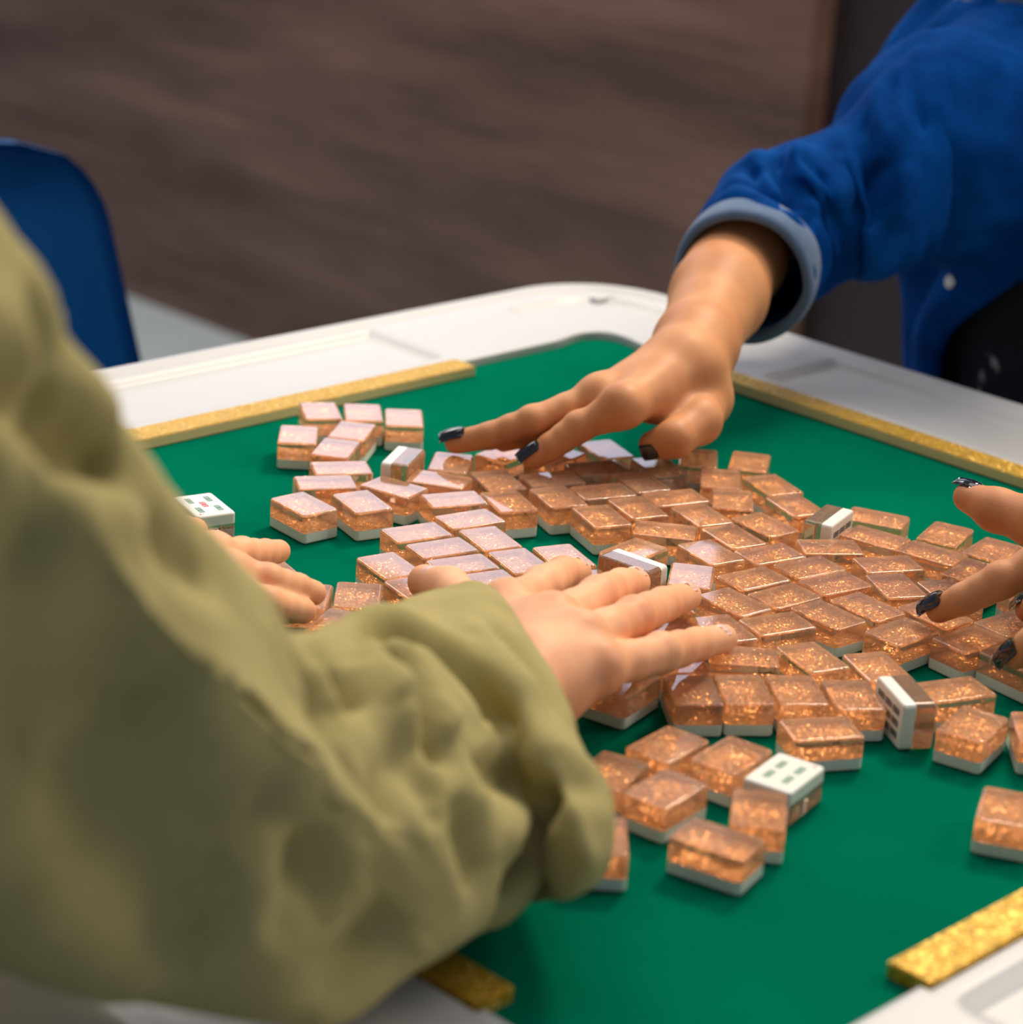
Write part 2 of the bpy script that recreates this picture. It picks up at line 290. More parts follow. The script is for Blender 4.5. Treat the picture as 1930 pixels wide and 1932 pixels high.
TILES = [
('F',-0.3325,-0.063,4.149,'glitter tile touching the far gold rail, leftmost of the far row'),
('F',-0.3115,-0.0811,4.05,'glitter tile, second nearest one behind the standing tile by the far gold rail'),
('F',-0.2965,-0.1042,4.001,'glitter tile at the far end, right of the two beside the gold rail'),
('F',-0.3755,-0.0924,3.972,'glitter tile at the far left with its white base facing us, shadow on felt'),
('F',-0.3421,-0.1055,3.755,'glitter tile, nearest one behind the standing tile by the far gold rail'),
('F',-0.3725,-0.1254,3.755,'glitter tile, second nearest one left of the standing tile by the far gold rail'),
('F',-0.3942,-0.1557,5.752,'glitter tile, nearest one left of the standing tile by the far gold rail'),
('F',-0.4188,-0.1701,5.752,'glitter tile, nearest one right of the five-bamboo tile'),
('F',-0.3902,-0.1997,4.931,'glitter tile, second nearest one in front of the standing tile by the far gold rail'),
('F',-0.4528,-0.1911,4.636,'leftmost glitter tile of the front left pair, mirror-white top'),
('F',-0.4223,-0.2078,4.448,'right-hand glitter tile of the front left pair, mirror-white top'),
('F',-0.3749,-0.2359,5.888,'glitter tile, third nearest one in front of the standing tile by the far gold rail'),
('F',-0.43,-0.2636,6.021,'glitter tile, fifth nearest one in front of the standing tile by the far gold rail'),
('F',-0.4346,-0.2898,6.041,'glitter tile, seventh nearest one in front of the standing tile by the far gold rail'),
('F',-0.3899,-0.2654,6.063,'glitter tile, fourth nearest one in front of the standing tile by the far gold rail'),
('F',-0.4021,-0.295,4.413,'glitter tile, fourth nearest one left of the standing tile at the pale fingertips'),
('F',-0.4424,-0.3149,5.99,'glitter tile, seventh nearest one left of the standing tile at the pale fingertips'),
('F',-0.4125,-0.3297,4.413,'glitter tile, third nearest one left of the standing tile at the pale fingertips'),
('F',-0.3875,-0.3393,4.36,'glitter tile, second nearest one left of the standing tile at the pale fingertips'),
('F',-0.4491,-0.3391,5.986,'glitter tile, sixth nearest one left of the standing tile at the pale fingertips'),
('F',-0.4761,-0.2927,4.496,'glitter tile, sixth nearest one right of the five-bamboo tile'),
('F',-0.4868,-0.3274,4.496,'glitter tile, tenth nearest one left of the standing tile at the pale fingertips'),
('F',-0.5183,-0.3145,3.94,'glitter tile, third nearest one in front of the five-bamboo tile'),
('F',-0.5511,-0.337,0.458,'glitter tile, fourth nearest one in front of the five-bamboo tile'),
('F',-0.5408,-0.2991,3.879,'glitter tile, second nearest one in front of the five-bamboo tile'),
('F',-0.5328,-0.2597,4.455,'glitter tile, nearest one in front of the five-bamboo tile'),
('F',-0.3313,-0.186,3.823,'glitter tile, nearest one right of the standing tile by the far gold rail'),
('F',-0.3584,-0.2049,5.249,'glitter tile, nearest one in front of the standing tile by the far gold rail'),
('F',-0.3299,-0.2262,4.325,'glitter tile, second nearest one in front of the index black nail of the far hand'),
('F',-0.3505,-0.2569,4.32,'glitter tile, fourth nearest one in front of the index black nail of the far hand'),
('F',-0.3201,-0.2685,4.333,'glitter tile, third nearest one in front of the index black nail of the far hand'),
('F',-0.3003,-0.2435,5.902,'glitter tile, nearest one in front of the index black nail of the far hand'),
('F',-0.262,-0.2456,5.935,'glitter tile, second nearest one right of the index black nail of the far hand'),
('F',-0.2905,-0.2774,5.923,'glitter tile, fourth nearest one right of the index black nail of the far hand'),
('F',-0.2586,-0.2794,4.365,'glitter tile, fifth nearest one right of the index black nail of the far hand'),
('F',-0.2897,-0.1924,0.161,'glitter tile, nearest one left of the index black nail of the far hand'),
('F',-0.254,-0.1866,0.161,'glitter tile, nearest one behind the index black nail of the far hand'),
('F',-0.2675,-0.214,0.161,'glitter tile, nearest one right of the index black nail of the far hand'),
('F',-0.2619,-0.3107,5.949,'glitter tile, fifth nearest one behind the standing tile at the pale fingertips'),
('F',-0.2939,-0.309,4.365,'glitter tile, third nearest one behind the standing tile at the pale fingertips'),
('F',-0.3225,-0.3066,4.331,'glitter tile, second nearest one behind the standing tile at the pale fingertips'),
('F',-0.2714,-0.3401,4.402,'glitter tile, fourth nearest one behind the standing tile at the pale fingertips'),
('F',-0.309,-0.3443,5.365,'narrow glitter tile lying crosswise behind the standing tile at the pale fingertips'),
('F',-0.2831,-0.3747,4.433,'glitter tile, third nearest one right of the standing tile at the pale fingertips'),
('F',-0.2523,-0.3725,4.566,'glitter tile, second nearest one left of the standing tile on the far right edge'),
('F',-0.2106,-0.3623,4.362,'glitter tile, nearest one left of the standing tile on the far right edge'),
('F',-0.1938,-0.3299,4.362,'glitter tile, nearest one behind the standing tile on the far right edge'),
('F',-0.172,-0.2928,3.754,'glitter tile furthest out on the right of the far hand, alone on dark felt'),
('F',-0.2123,-0.3034,3.852,'glitter tile, sixth nearest one left of the standing tile on the far right edge'),
('F',-0.2351,-0.3327,3.869,'glitter tile, third nearest one left of the standing tile on the far right edge'),
('F',-0.2499,-0.4192,5.632,'glitter tile, second nearest one in front of the standing tile on the far right edge'),
('F',-0.2144,-0.4248,4.895,'glitter tile, nearest one in front of the standing tile on the far right edge'),
('F',-0.1869,-0.4047,5.114,'glitter tile, nearest one right of the standing tile on the far right edge'),
('F',-0.1747,-0.446,3.442,'glitter tile, nearest one in front of the raised far black thumbnail'),
('F',-0.1731,-0.4783,3.324,'glitter tile, third nearest one in front of the raised far black thumbnail'),
('F',-0.2075,-0.4604,4.895,'glitter tile, third nearest one right of the standing tile on the far right edge'),
('F',-0.2433,-0.4563,5.788,'glitter tile, fifth nearest one in front of the standing tile on the far right edge'),
('F',-0.2666,-0.4791,4.19,'glitter tile, seventh nearest one right of the big pale little finger tip'),
('F',-0.249,-0.5027,4.273,'glitter tile, eighth nearest one in front of the raised far black thumbnail'),
('F',-0.2115,-0.4922,0.183,'glitter tile, fifth nearest one right of the standing tile on the far right edge'),
('F',-0.3172,-0.5209,6.264,'glitter tile, second nearest one behind the leaning white tile with black marks'),
('F',-0.2823,-0.5168,4.616,'glitter tile, fourth nearest one behind the leaning white tile with black marks'),
('F',-0.2954,-0.5491,6.188,'glitter tile, third nearest one behind the leaning white tile with black marks'),
('F',-0.2591,-0.5498,6.187,'glitter tile, fifth nearest one behind the leaning white tile with black marks'),
('F',-0.2959,-0.5798,4.617,'glitter tile, second nearest one right of the leaning white tile with black marks'),
('F',-0.3313,-0.4822,4.622,'glitter tile, third nearest one right of the big pale little finger tip'),
('F',-0.3046,-0.4882,4.616,'glitter tile, fourth nearest one right of the big pale little finger tip'),
('F',-0.2922,-0.4562,6.081,'glitter tile, sixth nearest one in front of the standing tile on the far right edge'),
('F',-0.2848,-0.4322,6.074,'glitter tile, fourth nearest one in front of the standing tile on the far right edge'),
('F',-0.2874,-0.4055,6.038,'glitter tile, third nearest one in front of the standing tile on the far right edge'),
('F',-0.3241,-0.4242,6.114,'glitter tile, fourth nearest one right of the standing tile at the pale fingertips'),
('F',-0.3298,-0.4509,6.176,'glitter tile, fourth nearest one behind the big pale little finger tip'),
('F',-0.3594,-0.4405,4.605,'glitter tile, second nearest one behind the big pale little finger tip'),
('F',-0.3638,-0.474,5.989,'glitter tile, nearest one right of the big pale little finger tip'),
('F',-0.3927,-0.4614,4.34,'glitter tile, nearest one behind the big pale little finger tip'),
('F',-0.3135,-0.3837,4.47,'glitter tile, second nearest one right of the standing tile at the pale fingertips'),
('F',-0.3504,-0.4013,3.797,'glitter tile, nearest one right of the standing tile at the pale fingertips'),
('F',-0.3479,-0.3557,0.105,'glitter tile, nearest one behind the standing tile at the pale fingertips'),
('F',-0.4116,-0.4907,5.493,'glitter tile, nearest one in front of the big pale little finger tip'),
('F',-0.3833,-0.5135,4.384,'glitter tile, second nearest one right of the big pale little finger tip'),
('F',-0.3654,-0.5414,4.241,'glitter tile, nearest one behind the leaning white tile with black marks'),
('F',-0.3561,-0.5823,5.911,'glitter tile, nearest one right of the leaning white tile with black marks'),
('F',-0.3828,-0.6123,0.241,'glitter tile turned corner forward, just right of the leaning white tile with black marks'),
('F',-0.3602,-0.6358,3.875,'glitter tile cut by the right edge, beside the tile turned corner forward'),
('F',-0.444,-0.6739,3.636,'lone glitter tile cut by the right edge, on bare felt above the near-right gold rail'),
('F',-0.4637,-0.503,4.049,'glitter tile, third nearest one in front of the big pale little finger tip'),
('F',-0.443,-0.518,4.051,'glitter tile, second nearest one in front of the big pale little finger tip'),
('F',-0.422,-0.5346,4.071,'glitter tile, second nearest one left of the leaning white tile with black marks'),
('F',-0.4036,-0.5553,4.08,'glitter tile, nearest one left of the leaning white tile with black marks'),
('F',-0.4473,-0.5701,5.767,'glitter tile, nearest one behind the four-bamboo tile'),
('F',-0.5198,-0.5365,0.124,'glitter tile, second nearest one left of the four-bamboo tile'),
('F',-0.5041,-0.5622,0.155,'glitter tile, nearest one left of the four-bamboo tile'),
('F',-0.5545,-0.5665,0.131,'glitter tile next to the olive cuff, just behind the lone nearest one'),
('F',-0.5361,-0.6055,3.811,'glitter tile touching the four-bamboo tile in front, long side upright in view'),
('F',-0.6102,-0.5785,3.922,'glitter tile half covered by the olive cuff, nearest the bottom'),
('F',-0.5615,-0.5391,0.317,'glitter tile, third nearest one left of the four-bamboo tile'),
('F',-0.5717,-0.6124,4.966,'lone glitter tile nearest the camera in the middle, long side turned to us'),
('F',-0.4185,-0.4464,4.05,'glitter tile, nearest one left of the big pale little finger tip'),
('F',-0.4034,-0.3747,4.22,'glitter tile, nearest one left of the standing tile at the pale fingertips'),
('F',-0.4602,-0.3676,4.415,'glitter tile, fifth nearest one left of the standing tile at the pale fingertips'),
('F',-0.441,-0.4748,4.05,'glitter tile, second nearest one left of the big pale little finger tip'),
('F',-0.391,-0.4171,4.252,'glitter tile, nearest one in front of the standing tile at the pale fingertips'),
('F',-0.194,-0.2688,3.852,'glitter tile, ninth nearest one right of the index black nail of the far hand'),
('F',-0.2272,-0.2658,4.364,'glitter tile, sixth nearest one right of the index black nail of the far hand'),
('F',-0.2317,-0.2241,4.364,'glitter tile, third nearest one right of the index black nail of the far hand'),
('F',-0.22,-0.5361,4.126,'glitter tile, sixth nearest one right of the standing tile on the far right edge'),
('F',-0.4842,-0.4746,0.22,'glitter tile, third nearest one left of the big pale little finger tip'),
('U',-0.5014,-0.1596,4.465,'face-up tile showing five bamboo sticks, four green and one red, alone at left'),
('U',-0.4988,-0.5896,0.209,'face-up tile showing four green bamboo sticks, at the near edge of the pile'),
('S',-0.3613,-0.1751,3.679,'tile standing on edge by the far gold rail, white side left, glitter side right'),
('S',-0.2233,-0.3966,0.287,'tile standing on edge at the far right of the pile, white side facing right'),
('S',-0.3734,-0.3779,1.675,'tile standing on edge just beyond the pale middle fingertip, brown clear side nearest'),
('S',-0.39,-0.5771,4.169,'tile standing on edge with black marks on its white face, front right of pile'),
]
GR = 'mahjong tiles shuffled on the green felt'
for i, (kd, x, y, r, lab) in enumerate(TILES):
    if i == 0: root, parts = proto, None
    else:
        root = proto.copy(); COL.objects.link(root)
        for ch in (pw, pf, pc):
            c = ch.copy(); COL.objects.link(c); c.parent = root
    tag(root, lab, 'mahjong tile', GR)
    if kd == 'F': root.location = (x, y, TZ+0.0002); root.rotation_euler = (0, 0, r)
    elif kd == 'U':
        root.location = (x, y, TZ+0.0002+TH); root.rotation_euler = (math.pi, 0, r)
        if 'five' in lab: bars = sum((stick(a*0.0078, b*0.0058, 0) for a in (-1, 1) for b in (-1, 1)), []) + stick(0, 0, 1) + [(0.0145, 0.0085, 0.0022, 0.0006, 1), (0.0145, 0.0073, 0.0006, 0.0028, 1)]
        else: bars = sum((stick(a*0.0060, b*0.0048, 0) for a in (-1, 1) for b in (-1, 1)), []) + [(0.0145, 0.0082, 0.0024, 0.0006, 1), (0.0138, 0.0082, 0.0006, 0.0024, 1)]
        marks(root, bars)
    else:
        # on edge: long side along r, thickness across, centred on its footprint
        ca, sa = math.cos(r), math.sin(r)
        X = Vector((ca, sa, 0)); Zl = Vector((-sa, ca, 0)); Yl = Zl.cross(X)
        mm = Matrix((X, Yl, Zl)).transposed().to_4x4(); mm.translation = Vector((x, y, TZ+0.0002+TB/2)) - Zl*(TH/2)
        root.matrix_world = mm
        if 'black marks' in lab: marks(root, sum((stick(a*0.0095, b*0.0060, 2) for a in (-1, 0, 1) for b in (-1, 0, 1)), []))
        elif 'far right' in lab: marks(root, sum((stick(a*0.0095, b*0.0050, 2) for a in (-1, 0, 1) for b in (-1, 1)), []) + [(0.0145, 0.0085, 0.0024, 0.0010, 1)])

# ---------------------------------------------------------------- chairs
M_chair = plain('dark blue chair shell', (0.0004, 0.060, 0.21, 1), 0.5, Specular_IOR_Level=0.15)
M_leg = plain('grey chair metal', (0.25, 0.26, 0.28, 1), 0.35, Metallic=0.8)
def make_chair():
    root = empty('dining_chair')
    # shell back: rounded panel, narrower at the top, slightly dished
    nz, nx = 26, 25; V = []; 
    for s_ in (0, 1):
        for i in range(nz):
            v = i/(nz-1); z = 0.44+v*0.375
            hw = 0.245 - 0.065*v; 
            if z > 0.735: 
                q = (z-0.735)/0.080; hw = hw - 0.075 + 0.075*math.sqrt(max(0, 1-q*q))
            for j in range(nx):
                u = j/(nx-1)*2-1
                V.append((u*hw, 0.20+0.05*v+0.035*(1-u*u) - (0.018 if s_ else 0), z))
    F = []; n = nz*nx
    for i in range(nz-1):
        for j in range(nx-1):
            a = i*nx+j; F += [(a, a+1, a+nx+1, a+nx), (n+a+nx, n+a+nx+1, n+a+1, n+a)]
    rim = [i*nx for i in range(nz)] + [(nz-1)*nx+j for j in range(1, nx)] + [i*nx+nx-1 for i in range(nz-2, -1, -1)] + [j for j in range(nx-2, 0, -1)]
    for k in range(len(rim)):
        a, b = rim[k], rim[(k+1) % len(rim)]; F.append((b, a, n+a, n+b))
    o = mk('backrest', V, F, M_chair, root)
    box('seat', (-0.23, -0.22, 0.385), (0.23, 0.225, 0.415), M_chair, root, 0.012)
    for sx in (-1, 1):
        for sy in (-1, 1):
            V, F = stack([[(sx*0.19+sx*0.03*(1-t)+0.013*math.cos(a), sy*0.17+sy*0.03*(1-t)+0.013*math.sin(a), t*0.390) for a in np.linspace(0, 2*math.pi, 12, endpoint=False)] for t in (0, 1)])
            mk('leg', V, F, M_leg, root)
    return root
ch0 = make_chair()
tag(ch0, 'dark blue shell chair at the far left side of the table', 'chair', 'dark blue chairs around the table')
ch0.location = (-0.245, 0.345, 0)
def copy_thing(o):
    c = o.copy(); COL.objects.link(c)
    for ch in list(o.children):
        d = ch.copy(); COL.objects.link(d); d.parent = c
    return c
ch1 = copy_thing(ch0); ch1.location = (0.50, -0.22, 0); ch1.rotation_euler = (0, 0, -math.pi/2)
tag(ch1, 'chair under the person in the blue denim shirt', 'chair')
ch2 = copy_thing(ch0); ch2.location = (-1.14, -0.40, 0); ch2.rotation_euler = (0, 0, math.pi/2)
tag(ch2, 'chair under the person in the olive shirt', 'chair')

# ---------------------------------------------------------------- people: shared tools
def nets(f, lo, h):                                   # surface nets: a grid of signed distances -> one closed surface
    s = f < 0; nx, ny, nz = f.shape
    c = np.stack([s[i:nx-1+i, j:ny-1+j, k:nz-1+k] for i in (0, 1) for j in (0, 1) for k in (0, 1)], -1).sum(-1)
    act = (c > 0) & (c < 8); idx = -np.ones(act.shape, int); cells = np.argwhere(act); idx[act] = np.arange(len(cells))
    acc = np.zeros((len(cells), 3)); cnt = np.zeros(len(cells))
    off = [(i, j, k) for i in (0, 1) for j in (0, 1) for k in (0, 1)]
    for a in off:
        for ax in range(3):
            if a[ax]: continue
            b = list(a); b[ax] = 1
            fa = f[cells[:, 0]+a[0], cells[:, 1]+a[1], cells[:, 2]+a[2]]; fb = f[cells[:, 0]+b[0], cells[:, 1]+b[1], cells[:, 2]+b[2]]
            mk_ = (fa < 0) != (fb < 0); t = np.where(mk_, fa/np.where(mk_, fa-fb, 1), 0)
            P_ = np.array(a, float)[None] + (np.array(b)-np.array(a))[None]*t[:, None]
            acc[mk_] += P_[mk_]; cnt[mk_] += 1
    V = (cells + acc/cnt[:, None])*h + lo
    F = []
    for ax in range(3):
        u, v = [(1, 2), (2, 0), (0, 1)][ax]
        sl0 = [slice(0, n) for n in f.shape]; sl1 = list(sl0); sl0[ax] = slice(0, f.shape[ax]-1); sl1[ax] = slice(1, f.shape[ax])
        ch = s[tuple(sl0)] != s[tuple(sl1)]
        E = np.argwhere(ch); 
        ok = (E[:, u] > 0) & (E[:, v] > 0) & (E[:, u] < f.shape[u]-1) & (E[:, v] < f.shape[v]-1); E = E[ok]
        q = []
        for du, dv in ((1, 1), (0, 1), (0, 0), (1, 0)):
            e = E.copy(); e[:, u] -= du; e[:, v] -= dv; q.append(idx[e[:, 0], e[:, 1], e[:, 2]])
        q = np.stack(q, 1); fl = s[E[:, 0], E[:, 1], E[:, 2]]
        F.append(np.where(fl[:, None], q, q[:, ::-1]))
    return V, np.concatenate(F)
def blend(prims, h, pad=0.012, smooth=1):
    """prims: (a, ra, b, rb, k): tapered rods melted into one body with a blend radius k"""
    A = np.array([p_[0] for p_ in prims] + [p_[2] for p_ in prims]); R = max(max(p_[1], p_[3]) for p_ in prims)
    lo = A.min(0)-R-pad; hi = A.max(0)+R+pad; n = np.ceil((hi-lo)/h).astype(int)+1
    f = np.full(n, 0.05)
    for a, ra, b, rb, k in prims:
        a = np.array(a, float); b = np.array(b, float); r = max(ra, rb)+k+2*h
        l = np.maximum(((np.minimum(a, b)-r-lo)/h).astype(int), 0); u = np.minimum(((np.maximum(a, b)+r-lo)/h).astype(int)+2, n)
        g = [np.arange(l[i], u[i])*h+lo[i] for i in range(3)]
        X, Y, Z = np.meshgrid(*g, indexing='ij'); Q = np.stack([X, Y, Z], -1)-a
        ab = b-a; L2 = ab@ab; t = np.clip(Q@ab/L2, 0, 1) if L2 > 0 else np.zeros(X.shape)
        d = np.linalg.norm(Q-t[..., None]*ab, axis=-1)-(ra+t*(rb-ra))
        sl = tuple(slice(l[i], u[i]) for i in range(3)); o_ = f[sl]
        hh = np.clip(0.5+0.5*(o_-d)/k, 0, 1); f[sl] = o_*(1-hh)+d*hh-k*hh*(1-hh)
    V, F = nets(f, lo, h)
    return relax(V, F, smooth), F
def relax(V, F, it):
    e = np.concatenate([F[:, [0, 1]], F[:, [1, 2]], F[:, [2, 3]], F[:, [3, 0]]]); e = np.concatenate([e, e[:, ::-1]])
    deg = np.bincount(e[:, 0], minlength=len(V))[:, None]
    for k in range(it):
        s_ = np.stack([np.bincount(e[:, 0], V[e[:, 1], i], len(V)) for i in range(3)], 1)/np.maximum(deg, 1); V = V*0.4+s_*0.6
    return V
def chain(pts, rad, k):
    return [(pts[i], rad[i], pts[i+1], rad[i+1], k) for i in range(len(pts)-1)]
def vv(*a): return np.array(a, float)
def finger(mcp, pip, dip, tip, r, k=0.0030, up=(0, 0, 1)):
    """one finger with knuckle swellings; r is the radius at the middle"""
    mcp, pip, dip, tip = map(vv2, (mcp, pip, dip, tip)); up = np.array(up)
    out = chain([mcp, (mcp+pip)/2, pip, (pip+dip)/2, dip, tip], [r*1.22, r*1.10, r*1.07, r*1.0, r*0.95, r*0.84], k)
    out.append((pip+up*r*0.14, r*1.0, pip+up*r*0.14, r*1.0, 0.004)); out.append((mcp+up*r*0.30, r*1.1, mcp+up*r*0.30, r*1.1, 0.008))
    return out
def vv2(p_): return np.array(p_, float)
def nail(parent, tip, back, up, w, l, mt, over=0.003, name='fingernail', label=None, lift=0.0):
    """an arched nail plate on the end of a finger; back points from the tip to the joint behind it"""
    tip = vv2(tip); d = vv2(back)-tip; d /= np.linalg.norm(d); up = vv2(up); up -= d*(up@d); up /= np.linalg.norm(up); sd = np.cross(d, up)
    V = []; n = 11; 
    for s_ in (0, 1):
        for i in range(n):
            t = i/(n-1)
            hw = w/2*(1-0.10*abs(t-0.4)) if t < 0.75 else w/2*0.965*math.sqrt(max(0, 1-((t-0.75)/0.25)**2*0.75))
            for j in range(n):
                u = j/(n-1)*2-1
                arch = math.sqrt(max(0, 1-0.62*u*u))-1
                V.append(tip + d*(-over+t*l) + sd*hw*u + up*(w*0.62*(1+arch) - w*0.12 + 0.0006*math.sin(math.pi*t) + lift - (0.0007 if s_ else 0) - 0.0012*(1-t)**2))
    F = []
    N = n*n
    for i in range(n-1):
        for j in range(n-1):
            a = i*n+j; F += [(a, a+n, a+n+1, a+1), (N+a+1, N+a+n+1, N+a+n, N+a)]
    rim = [i*n for i in range(n)] + [(n-1)*n+j for j in range(1, n)] + [i*n+n-1 for i in range(n-2, -1, -1)] + [j for j in range(n-2, 0, -1)]
    for k in range(len(rim)):
        a, b = rim[k], rim[(k+1) % len(rim)]; F.append((a, b, N+b, N+a))
    o = mk(name, V, F, mt, parent)
    if label: o['label'] = label
    return o
def merge(parts):
    V = []; F = []; o_ = 0
    for v, f in parts: V.append(v); F += [tuple(int(i)+o_ for i in g) for g in f]; o_ += len(v)
    return np.concatenate(V), F
def catmull(P, n, closed):
    P = np.array(P, float); m_ = len(P); out = []
    N = m_ if closed else m_-1
    tt = np.linspace(0, N, n, endpoint=not closed)
    for t in tt:
        i = min(int(t), N-1); u = t-i
        g = (lambda k: P[k % m_]) if closed else (lambda k: P[min(max(k, 0), m_-1)])
        p0, p1, p2, p3 = g(i-1), g(i), g(i+1), g(i+2)
        out.append(0.5*((2*p1)+(-p0+p2)*u+(2*p0-5*p1+4*p2-p3)*u*u+(-p0+3*p1-3*p2+p3)*u**3))
    return np.array(out)
def loft(rings, nu, nv):                              # rings of equal point count -> smooth tube grid (nu, nv, 3)
    R = [catmull(r, nv, True) for r in rings]
    R = np.array(R); return np.stack([catmull(R[:, j], nu, False) for j in range(nv)], 1)
def grid_normals(G):
    du = np.gradient(G, axis=0); dv = (np.roll(G, -1, 1)-np.roll(G, 1, 1)); n = np.cross(du, dv)
    return n/np.maximum(np.linalg.norm(n, axis=-1, keepdims=True), 1e-9)
def folds(G, lines, sign):
    """press folds into a cloth surface along lines lying on it: (points, depth, half width)"""
    N = grid_normals(G)*sign; D_ = np.zeros(G.shape[:2])
    for pts, dep, wd in lines:
        pts = catmull(pts, max(12, len(pts)*8), False); d = np.full(G.shape[:2], 9.0); tbest = np.zeros(G.shape[:2])
        for i in range(len(pts)):
            e = np.linalg.norm(G-pts[i], axis=-1); b = e < d; d[b] = e[b]; tbest[b] = i/(len(pts)-1)
        fade = np.clip(np.sin(np.clip(tbest, 0.03, 0.97)*math.pi)*2.2, 0, 1)
        D_ += fade*(-dep*np.exp(-(d/wd)**2) + 0.40*dep*np.exp(-((d-2.2*wd)/(1.3*wd))**2))
    return G + N*D_[..., None]
def wave(G, sign, amp, seed, su, sv):
    rg = np.random.default_rng(seed); N = grid_normals(G)*sign
    nu, nv = G.shape[:2]; u = np.linspace(0, 1, nu)[:, None]; v = np.linspace(0, 1, nv, endpoint=False)[None]
    h_ = np.zeros((nu, nv))
    for k in range(9):
        a, b = rg.uniform(0.4, 1)*su, rg.integers(0, sv+1); h_ += np.sin(2*math.pi*(a*u+b*v+rg.random()))/9
    return G + N*(amp*h_)[..., None]
def tube(name, G, mt, parent, thick=0.0012, cap0=False, cap1=False):
    nu, nv = G.shape[:2]; V = G.reshape(-1, 3); F = []
    for i in range(nu-1):
        for j in range(nv):
            k = (j+1) % nv; F.append((i*nv+j, i*nv+k, (i+1)*nv+k, (i+1)*nv+j))
    o = mk(name, V, F, mt, parent)
    if thick:
        md = o.modifiers.new('thickness', 'SOLIDIFY'); md.thickness = thick; md.offset = 0
    return o
def mat_skin(name, base, deep, rough=0.52):
    t = NT(name).set(Roughness=rough)
    v = t.coord(); n = t.noise(v, 26.0, 3); f = t.noise(v, 700.0, 3)
    c = t.ramp(n.outputs[0], [(0.30, deep), (0.62, base)]); t.link(c, t.b.inputs['Base Color'])
    t.b.inputs['Subsurface Weight'].default_value = 0.25; t.b.inputs['Subsurface Radius'].default_value = (0.9, 0.32, 0.16); t.b.inputs['Subsurface Scale'].default_value = 0.006
    t.b.inputs['Specular IOR Level'].default_value = 0.3
    t.bump(f.outputs[0], 0.18, 0.0006); return t.m
M_skinA = mat_skin('fair warm skin', (0.88, 0.455, 0.245, 1), (0.80, 0.35, 0.175, 1))
M_skinB = mat_skin('brown skin', (0.64, 0.29, 0.125, 1), (0.52, 0.205, 0.080, 1))
def mat_cloth(name, c0, c1, weave, bump=0.35, sheen=0.15):
    t = NT(name).set(Roughness=0.85)
    v = t.coord(); n = t.noise(v, 24.0, 5, 0.6); c = t.ramp(n.outputs[0], [(0.3, c0), (0.7, c1)]); t.link(c, t.b.inputs['Base Color'])
    f = t.noise(v, weave, 2); t.bump(f.outputs[0], bump, 0.0007)
    t.b.inputs['Specular IOR Level'].default_value = 0.05; t.b.inputs['Sheen Weight'].default_value = sheen; t.b.inputs['Sheen Roughness'].default_value = 0.5
    return t.m
M_olive = mat_cloth('olive cotton', (0.345, 0.292, 0.112, 1), (0.43, 0.365, 0.152, 1), 900.0, 0.35, 0.05)
M_denim = mat_cloth('blue denim', (0.0002, 0.034, 0.17, 1), (0.0004, 0.070, 0.30, 1), 700.0, 0.35, 0.0)
M_cuff = mat_cloth('pale inside of denim', (0.075, 0.125, 0.215, 1), (0.14, 0.20, 0.31, 1), 600.0)
M_navy = mat_cloth('dark navy trousers', (0.006, 0.010, 0.020, 1), (0.010, 0.016, 0.030, 1), 500.0)
M_hair = plain('black hair', (0.012, 0.010, 0.010, 1), 0.4)
def mat_tee():
    t = NT('black top with pale brush marks').set(Roughness=0.8)
    v = t.coord('Object', (1, 2.2, 1)); n = t.noise(v, 22.0, 3, 0.55)
    c = t.ramp(n.outputs[0], [(0.58, (0.004, 0.005, 0.008, 1)), (0.66, (0.006, 0.008, 0.012, 1)), (0.70, (0.40, 0.40, 0.36, 1))]); t.link(c, t.b.inputs['Base Color']); return t.m
M_tee = mat_tee()
M_polish = plain('glossy black nail polish', (0.006, 0.007, 0.010, 1), 0.08, Coat_Weight=0.6)
M_nailA = plain('natural nail', (0.90, 0.56, 0.46, 1), 0.18)

